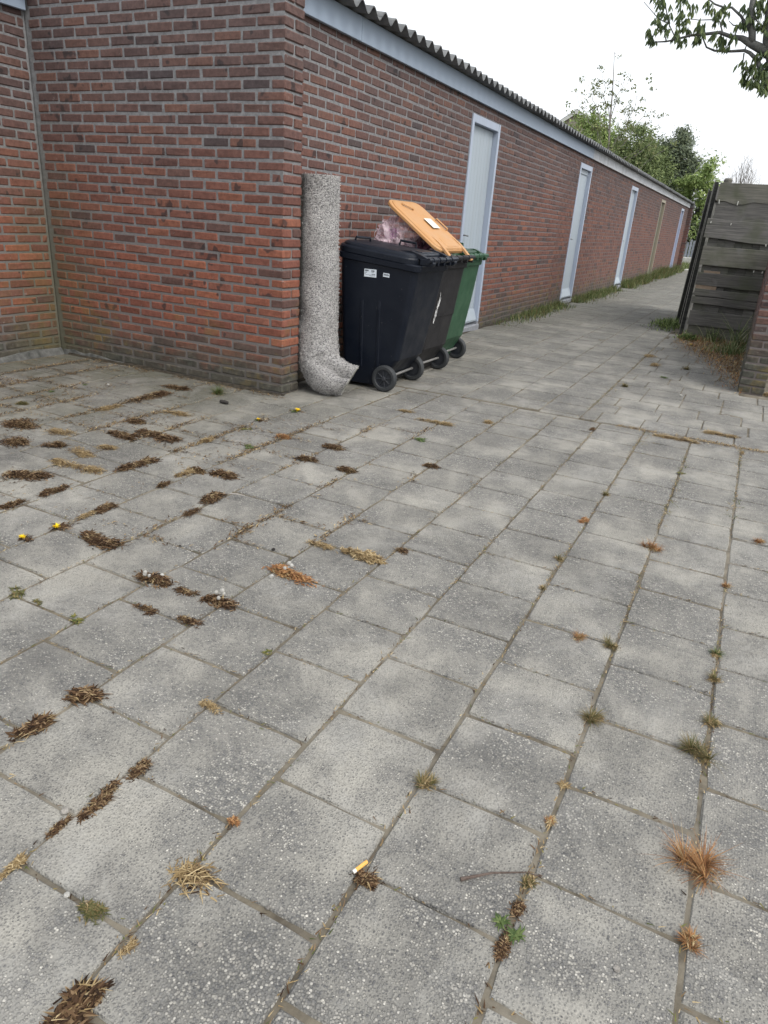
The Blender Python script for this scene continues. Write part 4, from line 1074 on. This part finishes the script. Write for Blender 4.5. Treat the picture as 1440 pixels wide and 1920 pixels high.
CLUMPS = [  # kind, x, y, width, elongation, direction, colour, label
    ('leaf', -3.514, 2.482, 0.292, 1.3, 0, 'brown', 'wide brown leaf mat at the left photo edge, highest of those there'),
    ('straw', -3.221, 2.525, 0.204, 1.2, 0, 'straw', 'straw coloured clump just right of the highest brown mat on the left'),
    ('leaf', -3.253, 2.261, 0.198, 1.2, 0, 'brown', 'brown clump at the left edge directly under the highest leaf mat'),
    ('leaf', -3.062, 2.358, 0.125, 1.2, 20, 'brown', 'small brown clump under the straw clump on the left'),
    ('straw', -2.893, 2.358, 0.175, 1.3, 0, 'straw', 'straw clump left of the short straw wisp in the upper left paving'),
    ('straw', -2.848, 2.485, 0.116, 1.4, 0, 'straw', 'short straw wisp between two brown clumps in the upper left paving'),
    ('leaf', -2.942, 2.692, 0.155, 1.6, 0, 'brown', 'brown leaf strip in the joint left of the longest brown strip'),
    ('leaf', -2.786, 2.808, 0.217, 1.6, 0, 'brown', 'long brown leaf strip, nearest the middle of the upper left paving'),
    ('straw', -3.428, 3.056, 0.149, 1.5, 90, 'straw', 'straw wisp in the joint left of the dark leaf pile by the end wall'),
    ('leaf', -3.442, 3.413, 0.242, 1.8, 90, 'brown', 'dark leaf pile strung along the joint before the end wall'),
    ('leaf', -3.492, 3.723, 0.173, 1.4, 0, 'brown', 'dead leaves tight against the middle of the end wall foot'),
    ('straw', -3.035, 3.234, 0.155, 1.4, 0, 'straw', 'straw wisp below the dark leaf pile before the end wall'),
    ('leaf', -3.072, 2.932, 0.136, 1.3, 0, 'brown', 'small round brown patch under the dark leaf pile'),
    ('leaf', -2.836, 1.98, 0.22, 1.3, 30, 'brown', 'broad brown leaf patch at the left edge, middle height'),
    ('straw', -2.822, 2.191, 0.15, 1.5, 0, 'straw', 'straw strip right of the broad brown patch at the left edge'),
    ('straw', -2.66, 2.21, 0.145, 1.5, 0, 'straw', 'straw strip ending at the slab corner above the long paving joint'),
    ('leaf', -2.521, 2.388, 0.155, 1.7, 90, 'brown', 'brown leaves in the joint below the long brown strip'),
    ('straw', -2.254, 2.429, 0.105, 1.8, 90, 'straw', 'straw in the joint left of the flat brown pair'),
    ('leaf', -2.23, 2.265, 0.073, 1.3, 90, 'brown', 'little brown lump in the joint under the straw'),
    ('leaf', -2.551, 1.923, 0.083, 2.2, 90, 'brown', 'thin brown line of leaves in the joint near the left edge'),
    ('leaf', -2.56, 1.719, 0.076, 1.8, 90, 'brown', 'brown leaves in the same left joint, where it meets the photo edge'),
    ('weed', -3.998, 3.097, 0.064, 1, 0, 'grass', 'bright green seedling nearest the damp wall corner'),
    ('weed', -4.002, 3.371, 0.054, 1, 0, 'grass', 'second green seedling, close to the end wall foot'),
    ('leaf', -3.865, 2.786, 0.083, 1, 0, 'olivegrass', 'small dark weed on the damp paving left of the seedlings'),
    ('straw', -2.516, 2.927, 0.099, 1.6, 90, 'straw', 'straw wisp in the joint right of the long brown strip'),
    ('leaf', -2.225, 2.499, 0.091, 1.6, 0, 'brown', 'left half of the flat brown leaf pair'),
    ('leaf', -2.084, 2.541, 0.111, 2.0, 0, 'brown', 'right half of the flat brown leaf pair'),
    ('leaf', -1.943, 2.265, 0.124, 1.6, 90, 'brown', 'brown leaves in the joint with a stick on them'),
    ('straw', -1.91, 2.094, 0.081, 1.4, 90, 'brown', 'loose brown bits below the leaves with the stick'),
    ('grass', -3.18, 3.799, 0.18, 1.2, 0, 'grass', 'green grass tuft at the foot of the end wall'),
    ('dandelion', -2.549, 3.428, 0.082, 1, 0, 'grass', 'single small dandelion flower left of the flower pair'),
    ('dandelion', -2.494, 3.762, 0.122, 2, 0, 'grass', 'pair of bright dandelion flowers in front of the rug corner'),
    ('weed', -2.494, 3.232, 0.079, 1.4, 0, 'moss', 'mossy weed under the single small dandelion'),
    ('leaf', -2.23, 3.229, 0.095, 1.2, 0, 'rust', 'reddish flat weed right of the mossy weed'),
    ('weed', -2.262, 2.959, 0.096, 1.2, 0, 'grass', 'flat green weed left of the reddish weed'),
    ('leaf', -1.9, 3.252, 0.11, 1.3, 0, 'brown', 'brown clump right of the reddish weed'),
    ('leaf', -1.912, 2.984, 0.097, 1.5, 0, 'brown', 'brown clump below and left of the clump near the reddish weed'),
    ('leaf', -1.648, 2.967, 0.1, 1.4, 0, 'brown', 'brown clump above a pale slab in the middle of the paving'),
    ('leaf', -1.319, 3.307, 0.087, 1.1, 0, 'brown', 'lone round brown clump in the middle of the paving'),
    ('weed', -1.572, 3.717, 0.11, 1.3, 0, 'grass', 'green weed in front of the green bin, out on the slabs'),
    ('straw', -1.922, 4.266, 0.092, 1.4, 0, 'straw', 'little straw patch in front of the black bins'),
    ('straw', -1.658, 4.145, 0.128, 2.6, 0, 'straw', 'straw line in a cross joint in front of the bins'),
    ('straw', -1.367, 4.378, 0.102, 1.3, 90, 'straw', 'straw patch right of the straw line before the bins'),
    ('grass', -0.793, 6.366, 0.11, 1.2, 0, 'olivegrass', 'small grass tuft where the cross rows meet the alley slabs'),
    ('weed', -0.565, 7.094, 0.111, 1, 0, 'grass', 'bright green weed among the small slabs left of the garden wall'),
    ('grass', -0.414, 7.761, 0.121, 1.3, 0, 'olivegrass', 'pale grass wisp close to the rusty litter'),
    ('straw', -0.834, 8.333, 0.217, 1.6, 90, 'straw', 'straw heap left of the rusty litter'),
    ('straw', -0.716, 7.751, 0.183, 1.5, 90, 'straw', 'straw wisp below the straw heap by the rusty litter'),
    ('straw', -0.227, 4.855, 0.148, 3.2, 0, 'straw', 'long straw line where the cross rows end'),
    ('straw', 0.034, 5.198, 0.168, 2.6, 0, 'straw', 'second straw line, right of the long one at the row end'),
    ('leaf', -0.739, 4.696, 0.065, 1.4, 90, 'brown', 'tiny brown clump at the left end of the long straw line'),
    ('straw', 0.185, 4.802, 0.033, 4.0, 90, 'straw', 'straw strip running up the joint at the right'),
    ('weed', -0.112, 4.091, 0.059, 1.2, 90, 'moss', 'moss cushion in the joint below the long straw line'),
    ('grass', -0.412, 3.465, 0.063, 1.1, 0, 'olivegrass', 'dark grass tuft alone in the joint right of the paving middle'),
    ('dandelion', -2.221, 1.682, 0.108, 1, 0, 'brown', 'dandelion flower in a dry brown rosette, left side'),
    ('dandelion', -2.244, 1.54, 0.078, 1, 0, 'brown', 'dandelion flower nearest the left photo edge'),
    ('leaf', -2.024, 1.684, 0.128, 1.9, 0, 'brown', 'thick brown leaf strip right of the dandelion in the dry rosette'),
    ('straw', -2.233, 1.817, 0.067, 2.0, 90, 'straw', 'straw in the joint above the dandelion in the dry rosette'),
    ('leaf', -2.229, 1.926, 0.083, 1.9, 90, 'brown', 'brown leaves in the joint above the thick brown strip'),
    ('weed', -1.929, 1.258, 0.092, 1.3, 20, 'olivegrass', 'olive weed at the left edge below the dandelions'),
    ('weed', -1.809, 1.264, 0.05, 1.3, 20, 'olivegrass', 'small olive weed right of the one at the left edge'),
    ('weed', -1.625, 1.251, 0.059, 1.8, 90, 'moss', 'mossy strip in the joint under the olive weeds'),
    ('fluff', -1.613, 1.568, 0.122, 1.3, 0, 'brown', 'brown clump with white seed heads, left of the middle'),
    ('leaf', -1.505, 1.414, 0.06, 1.9, 0, 'brown', 'brown strip on the lower edge of the half slab'),
    ('leaf', -1.345, 1.434, 0.064, 1.4, 0, 'brown', 'round brown clump at the corner of the half slab'),
    ('leaf', -1.468, 1.567, 0.058, 2.0, 0, 'brown', 'brown line on the upper edge of the half slab'),
    ('fluff', -1.337, 1.574, 0.103, 1.3, 0, 'brown', 'yellow brown clump with seed heads at the end of the half slab'),
    ('fluff', -1.256, 1.868, 0.122, 1.9, 0, 'rust', 'red brown clump with white stones at its left end'),
    ('straw', -1.293, 2.139, 0.077, 2.0, 0, 'straw', 'straw strip left of the long dry strip in the middle'),
    ('leaf', -1.132, 2.148, 0.111, 2.6, 0, 'straw', 'long dry brown strip in the middle of the paving'),
    ('leaf', -1.006, 2.281, 0.055, 1.3, 0, 'brown', 'small clump with a dark stem right of the long dry strip'),
    ('leaf', -1.014, 1.15, 0.043, 1.6, 0, 'straw', 'faint straw wisp in the lower left joints'),
    ('weed', -1.028, 1.43, 0.04, 1.3, 90, 'moss', 'yellow moss dot in the middle paving joint'),
    ('grass', -0.436, 2.579, 0.062, 1.0, 0, 'olivegrass', 'small olive tuft left of the orange tuft'),
    ('grass', -0.431, 2.301, 0.037, 1.0, 0, 'olivegrass', 'tiny grass tuft below the small olive tuft'),
    ('grass', -0.237, 2.038, 0.073, 1.2, 0, 'rust', 'reddish flat tuft left of the spiky olive tuft'),
    ('grass', -0.133, 2.043, 0.081, 1.0, 0, 'olivegrass', 'spiky olive tuft in the middle right paving'),
    ('grass', -0.122, 2.923, 0.117, 1.1, 0, 'rust', 'orange tuft alone in the middle right paving'),
    ('grass', 0.293, 3.291, 0.076, 1.1, 0, 'rust', 'rusty tuft at the right photo edge'),
    ('grass', 0.178, 2.731, 0.046, 1.0, 0, 'rust', 'small faded rust tuft in the right hand joint'),
    ('leaf', -0.438, 3.045, 0.058, 1.4, 90, 'rust', 'rusty crumbs in the joint below the dark lone tuft'),
    ('grass', 0.169, 2.185, 0.069, 1.2, 0, 'grass', 'fresh green tuft, highest of the four in the right joint'),
    ('grass', 0.174, 2.028, 0.066, 1.0, 0, 'olivegrass', 'olive tuft, second of the four in the right joint'),
    ('grass', 0.18, 1.805, 0.077, 1.2, 0, 'olivegrass', 'flat olive tuft, third of the four in the right joint'),
    ('grass', 0.162, 1.664, 0.124, 1.2, 0, 'olivegrass', 'big olive tuft, lowest of the four in the right joint'),
    ('grass', -0.12, 1.648, 0.092, 1.2, 0, 'olivegrass', 'wide olive tuft at the slab corner left of the big one'),
    ('grass', -0.413, 1.196, 0.076, 1.1, 0, 'olivegrass', 'half red half olive tuft in the lower middle'),
    ('grass', -0.126, 1.361, 0.028, 1.0, 0, 'straw', 'small straw tuft in the joint under the wide olive tuft'),
    ('grass', -0.125, 1.233, 0.037, 1.0, 0, 'rust', 'small rust tuft below the small straw tuft'),
    ('grass', 0.188, 1.291, 0.154, 1.0, 0, 'rust', 'large spiky rust orange tuft at the lower right'),
    ('grass', 0.179, 1.094, 0.073, 1.1, 0, 'rust', 'low brown green tuft under the large rust tuft'),
    ('grass', -0.124, 1.062, 0.047, 1.0, 0, 'olivegrass', 'thin olive tuft at the tip of the twig'),
    ('leaf', -0.125, 0.991, 0.036, 1.2, 90, 'brown', 'brown tuft in the joint under the thin olive tuft'),
    ('weed', -0.129, 0.943, 0.074, 1.1, 0, 'grass', 'green leafy weed in the lower joint right of the middle'),
    ('leaf', -0.125, 0.907, 0.047, 1.4, 90, 'brown', 'dead leaves just under the green leafy weed'),
    ('straw', -0.711, 0.731, 0.1, 1.0, 0, 'straw', 'round mat of dry grass at a slab corner, lower left'),
    ('leaf', -0.414, 0.898, 0.058, 1.2, 0, 'brown', 'brown rosette with a cigarette end on it'),
    ('leaf', -1.318, 1.007, 0.104, 1.1, 30, 'brown', 'round brown heap near the left edge, lower half'),
    ('leaf', -1.323, 0.863, 0.098, 1.2, 90, 'brown', 'brown heap left of and below the round one'),
    ('leaf', -1.005, 0.891, 0.057, 1.6500000000000001, 90, 'brown', 'curly brown heap at the upper end of the leaf trail'),
    ('leaf', -1.007, 0.78, 0.057, 2.7, 90, 'brown', 'thick leaf trail along the joint in the lower left'),
    ('leaf', -1.025, 0.684, 0.03, 3.0, 90, 'brown', 'tail of the leaf trail running to the left edge'),
    ('leaf', -1.022, 0.571, 0.029, 3.0, 90, 'straw', 'lowest bit of the leaf trail at the left photo edge'),
    ('leaf', -0.823, 0.587, 0.051, 1.3, 0, 'olivegrass', 'green brown bit with a white pebble, lower left'),
    ('leaf', -0.706, 0.45, 0.097, 1.5, 90, 'brown', 'large brown heap at the bottom left corner'),
    ('straw', -0.708, 0.566, 0.035, 1.6, 90, 'straw', 'straw wisp in the joint above the bottom left heap'),
    ('leaf', -0.725, 0.88, 0.028, 1.0, 0, 'rust', 'tiny red brown leaf crumb in the lower left'),
    ('leaf', -3.001, 4.167, 0.223, 1.6, 0, 'straw', 'tangle of dead stems and leaves at the foot of the brick corner'),
    ('leaf', 0.246, 6.992, 0.228, 1.6, 0, 'straw', 'dry stems in front of the garden wall foot'),
    ('dandelion', -0.526, 9.68, 0.165, 1, 0, 'grass', 'dandelion flower by the rusty litter under the plank fence'),
]
for c in CLUMPS: clump(*c)

# crumbs of dead leaf and moss caught along the joints, nobody could count them
mb = MB()
for i in range(20000):
    col = random.randrange(-4, 16); x = -.126-PX*(col-1)+random.gauss(0, .006); y = U(.45, 4.9); w_ = .45+.75*noise.noise((x*1.9, y*1.9, 8))+.4*noise.noise((x*6, y*6, 2))
    if random.random() > w_: continue
    if x < -4.9: continue
    a = math.pi/2+random.gauss(0, .6); L = U(.005, .020); mb.blade((x, y, U(-.001, .003)), (math.cos(a), math.sin(a), U(0, .3)), L, U(.0015, .0035), .3, 2, random.choice((0, 0, 1, 1, 2)))
for (x, y, wx, wy) in TILES:
    if y > 8 or x > .6: continue
    q = .5+.5*noise.noise((x*1.3, y*1.3, 4)); 
    for k in range(int(60*q*q)):
        px_, py_ = x+U(-.5, .5)*wx, y-wy/2+random.gauss(0, .006); a = random.gauss(0, .6)
        mb.blade((px_, py_, U(0, .003)), (math.cos(a), math.sin(a), U(0, .3)), U(.005, .018), U(.0015, .0035), .3, 2, random.choice((0, 0, 1, 1, 2)))
tag(mb.build('joint_debris', [M['brown'], M['straw'], M['moss']]), 'crumbs of dead leaf, straw and moss lying along the slab joints', 'debris', kind='stuff')
# moss lines where the cross rows meet on the right, and along the foot of the end wall
mb = MB()
for i in range(2600):
    r_ = random.random()
    if r_ < .35: x, y, m = U(-.62, .62), 4.93+random.gauss(0, .022), random.choice((1, 1, 0))
    elif r_ < .5: x, y, m = random.choice((-.4, -.115, .176))+random.gauss(0, .012), U(3.2, 4.9), random.choice((1, 2, 2))
    elif r_ < .65: x, y, m = -.87+random.gauss(0, .02), U(4.9, 9), random.choice((0, 1, 2))
    else: x, y, m = U(-4.6, -2.75), 4.02-abs(random.gauss(0, .05)), random.choice((0, 0, 1))
    if noise.noise((x*4, y*4, 2)) < -.12: continue
    a = U(0, 6.28); mb.blade((x, y, U(.0, .006)), (math.cos(a), math.sin(a), U(0, .5)), U(.012, .035), U(.002, .006), .4, 2, m)
tag(mb.build('wall_foot_debris', [M['brown'], M['straw'], M['moss']]), 'dead stems and moss along the wall foot and the row edges', 'debris', kind='stuff')
# brown dead leaves spread over the paving left of the end wall
mb = MB()
for i in range(16000):
    x = -4.95+abs(random.gauss(0, 1.15)); y = 2.85+random.gauss(0, .55)
    if y > 3.95 or noise.noise((x*1.9, y*1.9, 11))+.5*noise.noise((x*6, y*6, 5)) < .16+.12*random.random(): continue
    a = U(0, 6.28); mb.blade((x, y, U(.001, .006)), (math.cos(a), math.sin(a), U(0, .4)), U(.008, .026), U(.002, .007), .6, 2, random.choice((0, 0, 0, 1)))
tag(mb.build('leaf_litter', [M['brown'], M['straw']]), 'thin scatter of dead leaves over the damp paving on the left', 'leaf litter', kind='stuff')
# leaves caught along the joints of the damp left part
mb = MB(); rails_ = [-.126-PX*(k-1)-(.004*(k-6) if k > 6 else 0) for k in range(3, 17)]
for i in range(26000):
    x, y = U(-4.95, -1.1), U(1.7, 4.0); m = noise.noise((x*1.5, y*1.5, 21))+.55*noise.noise((x*5, y*5, 9))
    near = min(1, max(0, (-x-1.0)/2.2))*min(1, max(.15, (y-1.4)/1.6))
    if m < .42-.52*near: continue
    if random.random() < .62: x = min(rails_, key=lambda q: abs(q-x))+random.gauss(0, .016); a = math.pi/2+random.gauss(0, .7)
    else:
        k = int((-.126-x)/PX)+1; ph = phase.get(k, .1) % PY; y = ph+round((y-ph)/PY)*PY+random.gauss(0, .016); a = random.gauss(0, .7)
    if y > 4.0: continue
    mb.blade((x, y, U(.001, .007)), (math.cos(a), math.sin(a), U(-.05, .4)), U(.010, .028), U(.002, .007), U(0, .8), 2, random.choice((0, 0, 1)))
tag(mb.build('joint_leaves', [M['brown'], M['straw']]), 'dead leaves and straw lodged along the slab joints on the left', 'leaf litter', kind='stuff')
# dirt drifted against the wall feet
mb = MB(); rg = []
for i in range(150):
    y = 4.3+i*.19; h = max(.002, .012+.016*noise.noise((0, y*1.3, 3))); d = max(.01, .05+.05*noise.noise((4, y*1.1, 0)))
    rg.append([(-3.0, y, h), (-3.0+d*.5, y, h*.7), (-3.0+d, y, -.004)])
mb.ring(rg, False); rg = []
for i in range(46):
    x = -4.95+i*.048; h = max(.002, .010+.014*noise.noise((x*3, 0, 3))); d = max(.01, .045+.05*noise.noise((x*2.2, 4, 0)))
    rg.append([(x, 4.072, h), (x, 4.07-d*.5, h*.7), (x, 4.07-d, -.004)])
mb.ring(rg, False)
tag(mb.build('soil', M['dirt'], smooth=True), kind='structure')
# rusty litter and dry grass between the plank fence and the garden wall
mb = MB()
for i in range(15000):
    x, y = U(-.74, .12), U(6.75, 10.6)
    e = max(0, (x+.72)/.84); lim = 9.9-2.9*e**1.3
    if y < lim+random.gauss(0, .35) or (x > .085 and y > 6.9): continue
    a = U(0, 6.28); up = U(0, .7) if random.random() < .8 else U(.8, 2.5)
    mb.blade((x, y, U(-.02, .02)), (math.cos(a), math.sin(a), up), U(.025, .075), U(.003, .010), U(.3, 1), 2, random.choice((0, 0, 1, 1, 1, 2)))
tag(mb.build('leaf_litter', [M['rust'], M['straw'], M['brown']]), 'rusty leaf litter and dry grass between the plank fence and the garden wall', 'leaf litter', kind='stuff')
mb = MB()                                                    # soil under it
vs = [(-.76+i*.07, 6.7+j*.16, -.016+.022*max(0, min(1, (6.7+j*.16-(9.5-2.9*max(0, i/12)**1.3))/1.5))+.016*noise.noise((i*.9, j*.9, 0))) for j in range(26) for i in range(13)]
mb.add(vs, [(j*13+i, j*13+i+1, j*13+i+14, j*13+i+13) for j in range(25) for i in range(12)])
tag(mb.build('soil', M['sand'], smooth=True), kind='structure')
# grass along the foot of the long wall
mb = MB()
for i in range(16000):
    y = 9.2+23.2*random.random()**1.25
    den = .5+.5*noise.noise((y*.55, 3, 1)); gr = max(.12, min(1, (y-9.3)/2.2))
    if any(a-.1 < y < b-.12 for a, b in DOORS): continue
    if random.random() > (.25+den)*gr: continue
    d = abs(random.gauss(0, .13))*(.6+den); x = -2.99+d
    hgt = (.08+.21*den*gr+.24*min(1, max(0, (y-17)/8)))*(1-min(.75, d*1.6))
    a = U(0, 6.28); mb.blade((x, y, -.01), (math.cos(a)*.5, math.sin(a)*.5, 1), hgt*U(.5, 1.25), U(.004, .008)*(1+y*.03), U(.2, 1.1), 3, random.choice((0, 0, 0, 1, 1, 2)))
tag(mb.build('wall_grass', [M['grass'], M['olivegrass'], M['paleg']]), 'long green grass growing along the foot of the shed wall', 'grass', kind='stuff')
mb = MB()                                                    # grass past the end of the row
for i in range(2600):
    x, y = U(-3.7, -2.3), U(32.7, 40.5)
    if x > -2.75 and y < 36.5: continue
    a = U(0, 6.28); mb.blade((x, y, -.04), (math.cos(a)*.4, math.sin(a)*.4, 1), U(.12, .35), .03, U(.2, 1), 2, random.choice((0, 0, 1, 2)))
tag(mb.build('verge_grass', [M['grass'], M['olivegrass'], M['paleg']]), 'grass verge past the far end of the shed', 'grass', kind='stuff')
# leafy weeds at the foot of the fence
def weedbed(name, cx, cy, rx, ry, n, h, label, mats, cat='weeds'):
    mb = MB()
    for i in range(n):
        u, v = random.gauss(0, .45), random.gauss(0, .45); a = U(0, 6.28); q = max(.25, 1-(u*u+v*v)*.6)
        mb.blade((u*rx, v*ry, U(0, h*.25*q)), (math.cos(a), math.sin(a), U(.3, 2.2)), h*U(.35, 1.0)*q, h*U(.05, .11), U(.3, 1.2), 3, random.randrange(len(mats)))
    return tag(mb.build(name, mats, None, (cx, cy, 0)), label, cat, kind='stuff')
weedbed('weed_bed', -.99, 11.55, .30, .75, 620, .17, 'leafy green weeds at the foot of the edge on fence panels', [M['grass'], M['grass'], M['lime']])
weedbed('weed_bed', -.62, 10.25, .16, .22, 260, .14, 'small green weeds under the left end of the lowest plank', [M['grass'], M['lime'], M['grass']])
def tall_grass(x, y, h, n, lab, spread=.08):
    mb = MB()
    for i in range(n):
        a = U(0, 6.28); mb.blade((random.gauss(0, spread), random.gauss(0, spread), 0), (math.cos(a)*.55, math.sin(a)*.55, 1), h*U(.5, 1.15), U(.006, .012), U(.7, 1.7), 5, random.choice((0, 0, 1, 1)))
    tag(mb.build('tall_grass', [M['paleg'], M['grass']], None, (x, y, 0)), lab, 'grass tuft', 'tall grass tufts by the plank fence')
tall_grass(-.30, 10.25, .34, 60, 'arching grass tuft in front of the middle of the lowest plank')
tall_grass(.0, 9.7, .62, 70, 'tallest arching grass tuft beside the garden wall', .07)
tall_grass(-.10, 9.3, .24, 120, 'dense low pale grass at the foot of the garden wall', .12)
# small loose things
def small(name, mb, mat, loc, label, cat, rz=0, smooth=False):
    o = mb.build(name, mat, None, loc, smooth); o.rotation_euler.z = rz; return tag(o, label, cat)
mb = MB(); mb.tube([(0, 0, .010), (.012, .024, .016)], .0039, 10); cig = small('cigarette_end', mb, M['filter'], (-0.434, 0.9, .004), 'orange cigarette end stubbed out on a brown rosette', 'cigarette')
mb = MB(); mb.tube([(-.003, -.006, .0085), (0, 0, .010)], .0040, 10); mb.build('ash_tip', M['cigpaper'], cig)
mb = MB(); mb.tube([(-0.245, 0.994, .005), (-0.231, 1.006, .006), (-0.194, 1.040, .006), (-0.132, 1.076, .008), (-0.10200000000000001, 1.082, .007)], [.0042, .0034, .0022, .0015, .001], 7); small('twig', mb, M['twig'], (0, 0, 0), 'thin brown twig lying on a slab beside a thin olive tuft', 'twig')
mb = MB(); mb.tube([(-.035, 0, .010), (-.028, 0, .012), (0, .003, .013), (.03, .0, .012), (.036, 0, .010)], [.004, .011, .013, .011, .004], 9); small('dark_lump', mb, M['darkstone'], (-2.97, 3.611, 0), 'short dark lump lying on the slabs before the end wall', 'lump')
mb = MB(); mb.tube([(-.035, -.008, .02), (0, 0, .022), (.035, .008, .020)], [.003, .004, .0025], 6); small('stick', mb, M['pebble'], (-1.858, 2.336, 0), 'short pale stick on brown leaves in a joint', 'stick')
mb = MB(); mb.tube([(0, 0, -0.0050), (0.0010, 0, -0.0030), (0, 0.0010, 0.0005), (-0.0010, 0, 0.0025), (0, 0, 0.0035)], [0.0040, 0.0075, 0.0080, 0.0045, 0.0010], 7); small('pebble', mb, M['darkstone'], (-1.422, 2.002, 0.0045), 'dark stone on the slab above the red brown clump', 'pebble', 5.12)
mb = MB(); mb.tube([(0, 0, -0.0065), (0.0013, 0, -0.0039), (0, 0.0013, 0.0006), (-0.0013, 0, 0.0032), (0, 0, 0.0045)], [0.0052, 0.0097, 0.0104, 0.0059, 0.0013], 7); small('pebble', mb, M['fluff'], (-1.3, 1.818, 0.0059), 'white round stone at the left end of the red brown clump', 'pebble', 5.08)
mb = MB(); mb.tube([(0, 0, -0.0030), (0.0006, 0, -0.0018), (0, 0.0006, 0.0003), (-0.0006, 0, 0.0015), (0, 0, 0.0021)], [0.0024, 0.0045, 0.0048, 0.0027, 0.0006], 7); small('pebble', mb, M['pebble'], (-1.207, 1.882, 0.0027), 'small white pebble right of the red brown clump', 'pebble', 5.67)
mb = MB(); mb.tube([(0, 0, -0.0060), (0.0012, 0, -0.0036), (0, 0.0012, 0.0006), (-0.0012, 0, 0.0030), (0, 0, 0.0042)], [0.0048, 0.0090, 0.0096, 0.0054, 0.0012], 7); small('pebble', mb, M['pebble'], (-1.047, 0.718, 0.0054), 'pale round pebble by the leaf trail', 'pebble', 1.22)
mb = MB(); mb.tube([(0, 0, -0.0040), (0.0008, 0, -0.0024), (0, 0.0008, 0.0004), (-0.0008, 0, 0.0020), (0, 0, 0.0028)], [0.0032, 0.0060, 0.0064, 0.0036, 0.0008], 7); small('pebble', mb, M['fluff'], (-0.883, 0.584, 0.0036), 'white pebble chip left of the green brown bit', 'pebble', 1.25)
mb = MB(); mb.tube([(0, 0, -0.0035), (0.0007, 0, -0.0021), (0, 0.0007, 0.0004), (-0.0007, 0, 0.0018), (0, 0, 0.0024)], [0.0028, 0.0053, 0.0056, 0.0032, 0.0007], 7); small('pebble', mb, M['pebble'], (-0.603, 0.634, 0.0032), 'pale leaf shaped chip on the lower left slab', 'pebble', 3.76)
mb = MB(); mb.tube([(0, 0, -0.0030), (0.0006, 0, -0.0018), (0, 0.0006, 0.0003), (-0.0006, 0, 0.0015), (0, 0, 0.0021)], [0.0024, 0.0045, 0.0048, 0.0027, 0.0006], 7); small('pebble', mb, M['pebble'], (-0.543, 0.753, 0.0027), 'pinkish pebble in the lower middle joint', 'pebble', 5.02)
mb = MB(); mb.tube([(0, 0, -0.0040), (0.0008, 0, -0.0024), (0, 0.0008, 0.0004), (-0.0008, 0, 0.0020), (0, 0, 0.0028)], [0.0032, 0.0060, 0.0064, 0.0036, 0.0008], 7); small('pebble', mb, M['pebble'], (0.067, 0.967, 0.0036), 'tan pebble on the bottom right slab', 'pebble', 11.55)
mb = MB(); mb.tube([(0, 0, -0.0090), (0.0018, 0, -0.0054), (0, 0.0018, 0.0009), (-0.0018, 0, 0.0045), (0, 0, 0.0063)], [0.0072, 0.0135, 0.0144, 0.0081, 0.0018], 7); small('pebble', mb, M['fluff'], (-0.33, 6.328, 0.0081), 'flat white chip on the small slabs', 'pebble', 12.76)
mb = MB(); mb.tube([(0, 0, -0.0060), (0.0012, 0, -0.0036), (0, 0.0012, 0.0006), (-0.0012, 0, 0.0030), (0, 0, 0.0042)], [0.0048, 0.0090, 0.0096, 0.0054, 0.0012], 7); small('pebble', mb, M['fluff'], (-3.891, 3.478, 0.0054), 'white scrap near the damp wall corner', 'pebble', 2.03)
